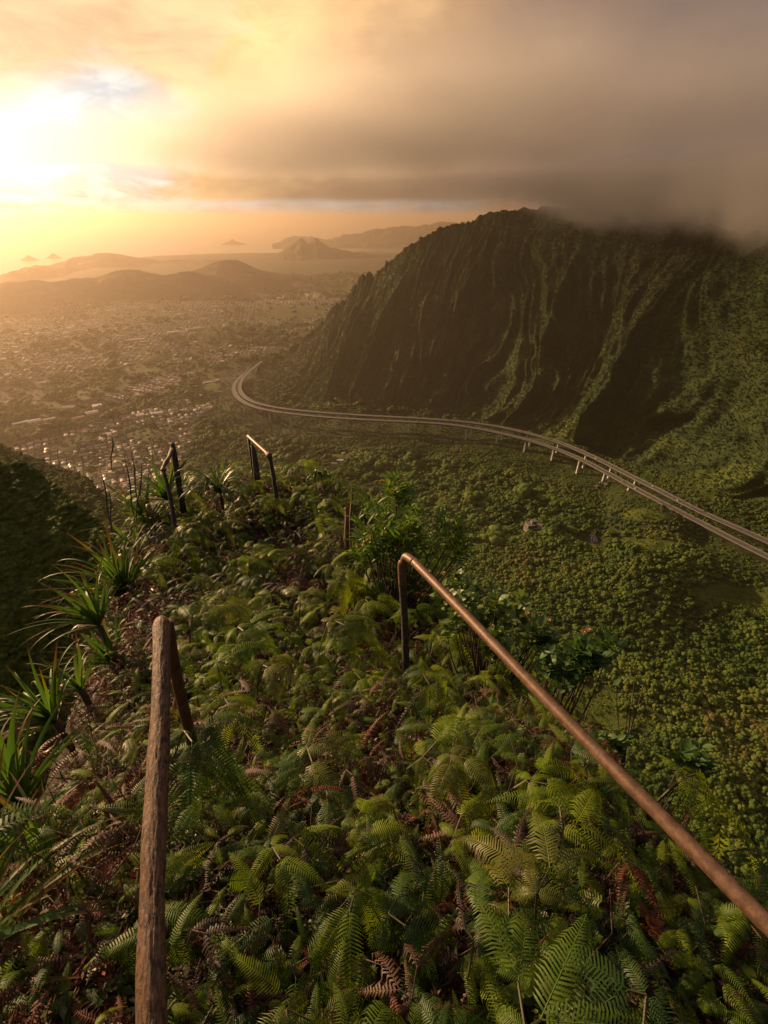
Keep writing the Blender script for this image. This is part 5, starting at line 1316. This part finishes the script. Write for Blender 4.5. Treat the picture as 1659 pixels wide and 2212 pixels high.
def shrub(base, tips, leaves, per, L_, label, cat='shrub', flowers=(), group=None, rad=.012, name='shrub', along=3, upb=.5):
    """branches from base to tips; leaves sit round the last part of each branch"""
    base = Vector(base); base.z = min(base.z, hz(base.x, base.y) - .04)
    t = empty(name, base); B = Vector(base); V = []; F = []; nl = 0
    extra = []
    for q, tp in enumerate(tips):
        tp = Vector(tp) - B; md = tp * .5 + Vector((random.gauss(0, .03), random.gauss(0, .03), -.06 * tp.length / .4))
        n = 7; P = catmull([(0, 0, 0), tuple(md), tuple(tp)], n); G = tube_grid(P, np.linspace(rad, rad * .22, n), 5, .1, q); k = len(V); V += [tuple(x) for x in G.reshape(-1, 3)]
        for i in range(n - 1):
            for j in range(5): F.append((k + i * 5 + j, k + i * 5 + (j + 1) % 5, k + (i + 1) * 5 + (j + 1) % 5, k + (i + 1) * 5 + j))
        d = (tp - md).normalized(); ax = d.orthogonal().normalized(); by = d.cross(ax)
        for i in range(per * 3 if per > 4 else per):
            a = i * 2.4 + q; f = random.random() ** 1.6 if along > 1 else random.random() * .25; pos = tp - d * f * L_ * along * .5
            out = (ax * math.cos(a) + by * math.sin(a)) * random.uniform(.6, 1.0) + d * random.uniform(.15, .8) + Vector((0, 0, random.uniform(-.1, upb)))
            if i >= per:
                m_ = out.to_track_quat('X', 'Z').to_matrix(); l = L_ * random.uniform(.6, 1.1); pos = pos + Vector((random.gauss(0, .3), random.gauss(0, .3), random.gauss(0, .2))) * L_; extra.append((pos, m_, l)); continue
            if nl < 300:
                o = link('leaf', random.choice(leaves), t); nl += 1; o.location = pos
                rr_ = out.to_track_quat('X', 'Z'); o.rotation_euler = (rr_.to_matrix() @ Matrix.Rotation(random.gauss(0, .4), 3, 'X')).to_euler(); l = L_ * random.uniform(.6, 1.15); o.scale = (l, l, l)
    link('branch', mesh('branch', V, F, M_branch, True), t)['kind'] = 'stuff'
    if extra:
        me0 = leaves[0]; vv = np.array([v.co[:] for v in me0.vertices]); ff = np.array([list(p.vertices) for p in me0.polygons])
        VV = np.concatenate([vv @ np.array(m_).T * l + np.array(p) for p, m_, l in extra]); FF = np.concatenate([ff + i * len(vv) for i in range(len(extra))])
        me = bpy.data.meshes.new('inner_foliage'); fast_mesh(me, VV, FF); me.materials.append(me0.materials[0]); link('inner_foliage', me, t)['kind'] = 'stuff'
    for fx in flowers:
        o = link('flower', random.choice(FLW), t); o.location = Vector(fx) - B; o.scale = (.02,) * 3; o.rotation_euler = (random.gauss(0, .3), random.gauss(0, .3), 0)
    tag(t, label, cat, group); return t
def cloud_tips(spec, n, seed):
    r = random.Random(seed); out = []
    for _ in range(n):
        cx, cy, rx, ry, d, dd = r.choice(spec); a = r.uniform(0, 6.28); q = math.sqrt(r.random())
        out.append(at_d(cx + rx * q * math.cos(a), cy + ry * q * math.sin(a), d + r.uniform(-dd, dd)))
    return out
nb_ = at_d(850, 1300, 4.2)
shrub(nb_, cloud_tips([(860, 1085, 75, 55, 4.25, .3), (830, 1130, 75, 60, 4.1, .3), (910, 1130, 80, 50, 4.3, .25), (975, 1160, 55, 35, 4.3, .2), (860, 1190, 90, 30, 4.1, .2), (862, 1052, 25, 18, 4.3, .1)], 36, 5), NAR, 8, .13, 'bushy shrub with narrow pointed leaves behind the hooked post', rad=.011, along=2.5)
shrub(nb_ + Vector((-.05, .1, 0)), cloud_tips([(840, 1120, 80, 60, 4.45, .2), (920, 1150, 80, 45, 4.5, .2), (800, 1170, 40, 50, 4.2, .1)], 34, 8), NAR, 8, .125, 'taller stems of narrow pointed leaves behind the front shrub', rad=.011, along=2.5)
fl_ = [at_d(*q) for q in ((925, 1236, 3.3), (957, 1238, 3.4), (1138, 1326, 3.05), (1184, 1341, 3.0), (1060, 1352, 2.9))]
shrub(at_d(1060, 1440, 3.15), cloud_tips([(980, 1265, 60, 25, 3.35, .15), (1050, 1265, 50, 25, 3.3, .15), (1060, 1310, 70, 35, 3.1, .2), (1120, 1350, 55, 35, 3.05, .15), (1160, 1375, 35, 25, 3.0, .1), (1000, 1330, 60, 40, 3.1, .15), (1090, 1390, 60, 25, 3.0, .1)], 37, 9), RND, 8, .075, 'round leaved shrub with pink flowers behind the rusty rail', flowers=fl_, rad=.009)
shrub(at_d(1215, 1490, 2.55), cloud_tips([(1285, 1395, 42, 30, 2.6, .1), (1260, 1420, 40, 25, 2.6, .1), (1215, 1425, 40, 25, 2.55, .1)], 17, 12), RNDD, 8, .07, 'dark round leaved shrub with pink young tip, lower right of the flowering one', flowers=[at_d(1270, 1362, 2.6), at_d(1258, 1366, 2.6)], rad=.008)
shrub(at_d(1365, 1690, 2.15), [at_d(1330, 1480, 2.3), at_d(1372, 1462, 2.3), at_d(1395, 1468, 2.3), at_d(1415, 1570, 2.2), at_d(1360, 1500, 2.25)], RNDD, 1, .055, 'nearly bare branching twig standing right of the rusty rail', rad=.007)
shrub(at_d(1450, 1740, 1.95), cloud_tips([(1492, 1625, 28, 24, 2.0, .06), (1515, 1655, 28, 22, 2.0, .06)], 8, 21), RNDD, 7, .048, 'small round leaved sprig outside the lower rail', rad=.005)
shrub(at_d(1345, 1640, 2.2), cloud_tips([(1310, 1590, 26, 18, 2.2, .05), (1345, 1600, 20, 18, 2.2, .05)], 6, 23), RNDD, 6, .045, 'small dark sprig beneath the bare twig', rad=.005)
shrub(at_d(700, 1060, 6.6), cloud_tips([(697, 1024, 22, 9, 6.5, .1)], 12, 25), RND, 8, .05, 'tiny yellow green bush on the crest right of the far hoop', rad=.006)
# seedlings and broad leaved weeds
BRD = [oval('leaf', 1, .27, M_fern['bright'], .2, 6, .8, .25), oval('leaf', 1, .25, M_fern['bright'], .2, 6, .8, .5)]
REDL = [oval('leaf', 1, .3, M_flush, .2, 5, .8, .2)]
def seedling(px, py, d, n, L_, leaves, label, tipl=None, h=.10):
    p = near_at(px, py); t = empty('seedling', (p.x, p.y, p.z + .04))
    link('stem', tube_mesh('stem', [(0, 0, -.08), (.004, 0, h * .5), (0, 0, h)], [.003, .0025, .002], 5, M_stem), t)
    for i in range(n):
        f = i / n; o = link('leaf', random.choice(tipl if (tipl and f > .6) else leaves), t); o.location = (0, 0, h * (.35 + .65 * f)); a = i * 1.57 + (.8 if (i // 2) % 2 else 0) + (i % 2) * 1.57; l = L_ * (1.1 - .5 * f) * random.uniform(.85, 1.1)
        o.rotation_euler = (Matrix.Rotation(a, 3, 'Z') @ Matrix.Rotation(-random.uniform(.0, .4) - f * .5, 3, 'Y')).to_euler(); o.scale = (l, l, l)
    tag(t, label, 'seedling')
seedling(500, 1745, 1.75, 14, .045, [RND[0], RND[1]], 'seedling with a bright red shoot tip beside the wooden rail', REDL)
seedling(1050, 1925, 1.42, 8, .07, BRD, 'broad leaved weed standing above the lower centre')
seedling(1055, 2030, 1.28, 8, .07, BRD, 'second broad leaved weed directly below the first')
seedling(1058, 2120, 1.2, 6, .075, BRD, 'lowest broad leaved weed of the column in the lower centre')
seedling(1110, 2175, 1.15, 8, .05, RND, 'round leaved sprig at the bottom edge')
seedling(735, 2165, 1.12, 6, .06, BRD, 'broad leaved rosette at the bottom edge beneath dead fronds')
seedling(495, 1235, 3.9, 10, .10, BRD, 'yellow tipped broad leaved weed below the crest', REDL, .15)
seedling(545, 1290, 3.6, 8, .08, BRD, 'broad leaved weed in the shaded hollow mid ridge')
seedling(1105, 1625, 2.15, 12, .035, RNDD, 'tiny leaved upright sprig by the middle of the rusty rail', None, .14)
seedling(745, 1300, 3.5, 8, .09, BRD, 'broad leaved weed in front of the narrow leaved shrub')
seedling(430, 1130, 4.9, 10, .09, BRD, 'leafy weed below the palm-like spiky plant')
seedling(590, 1095, 5.6, 10, .10, BRD, 'broad yellow green weed at the foot of the far hoop')
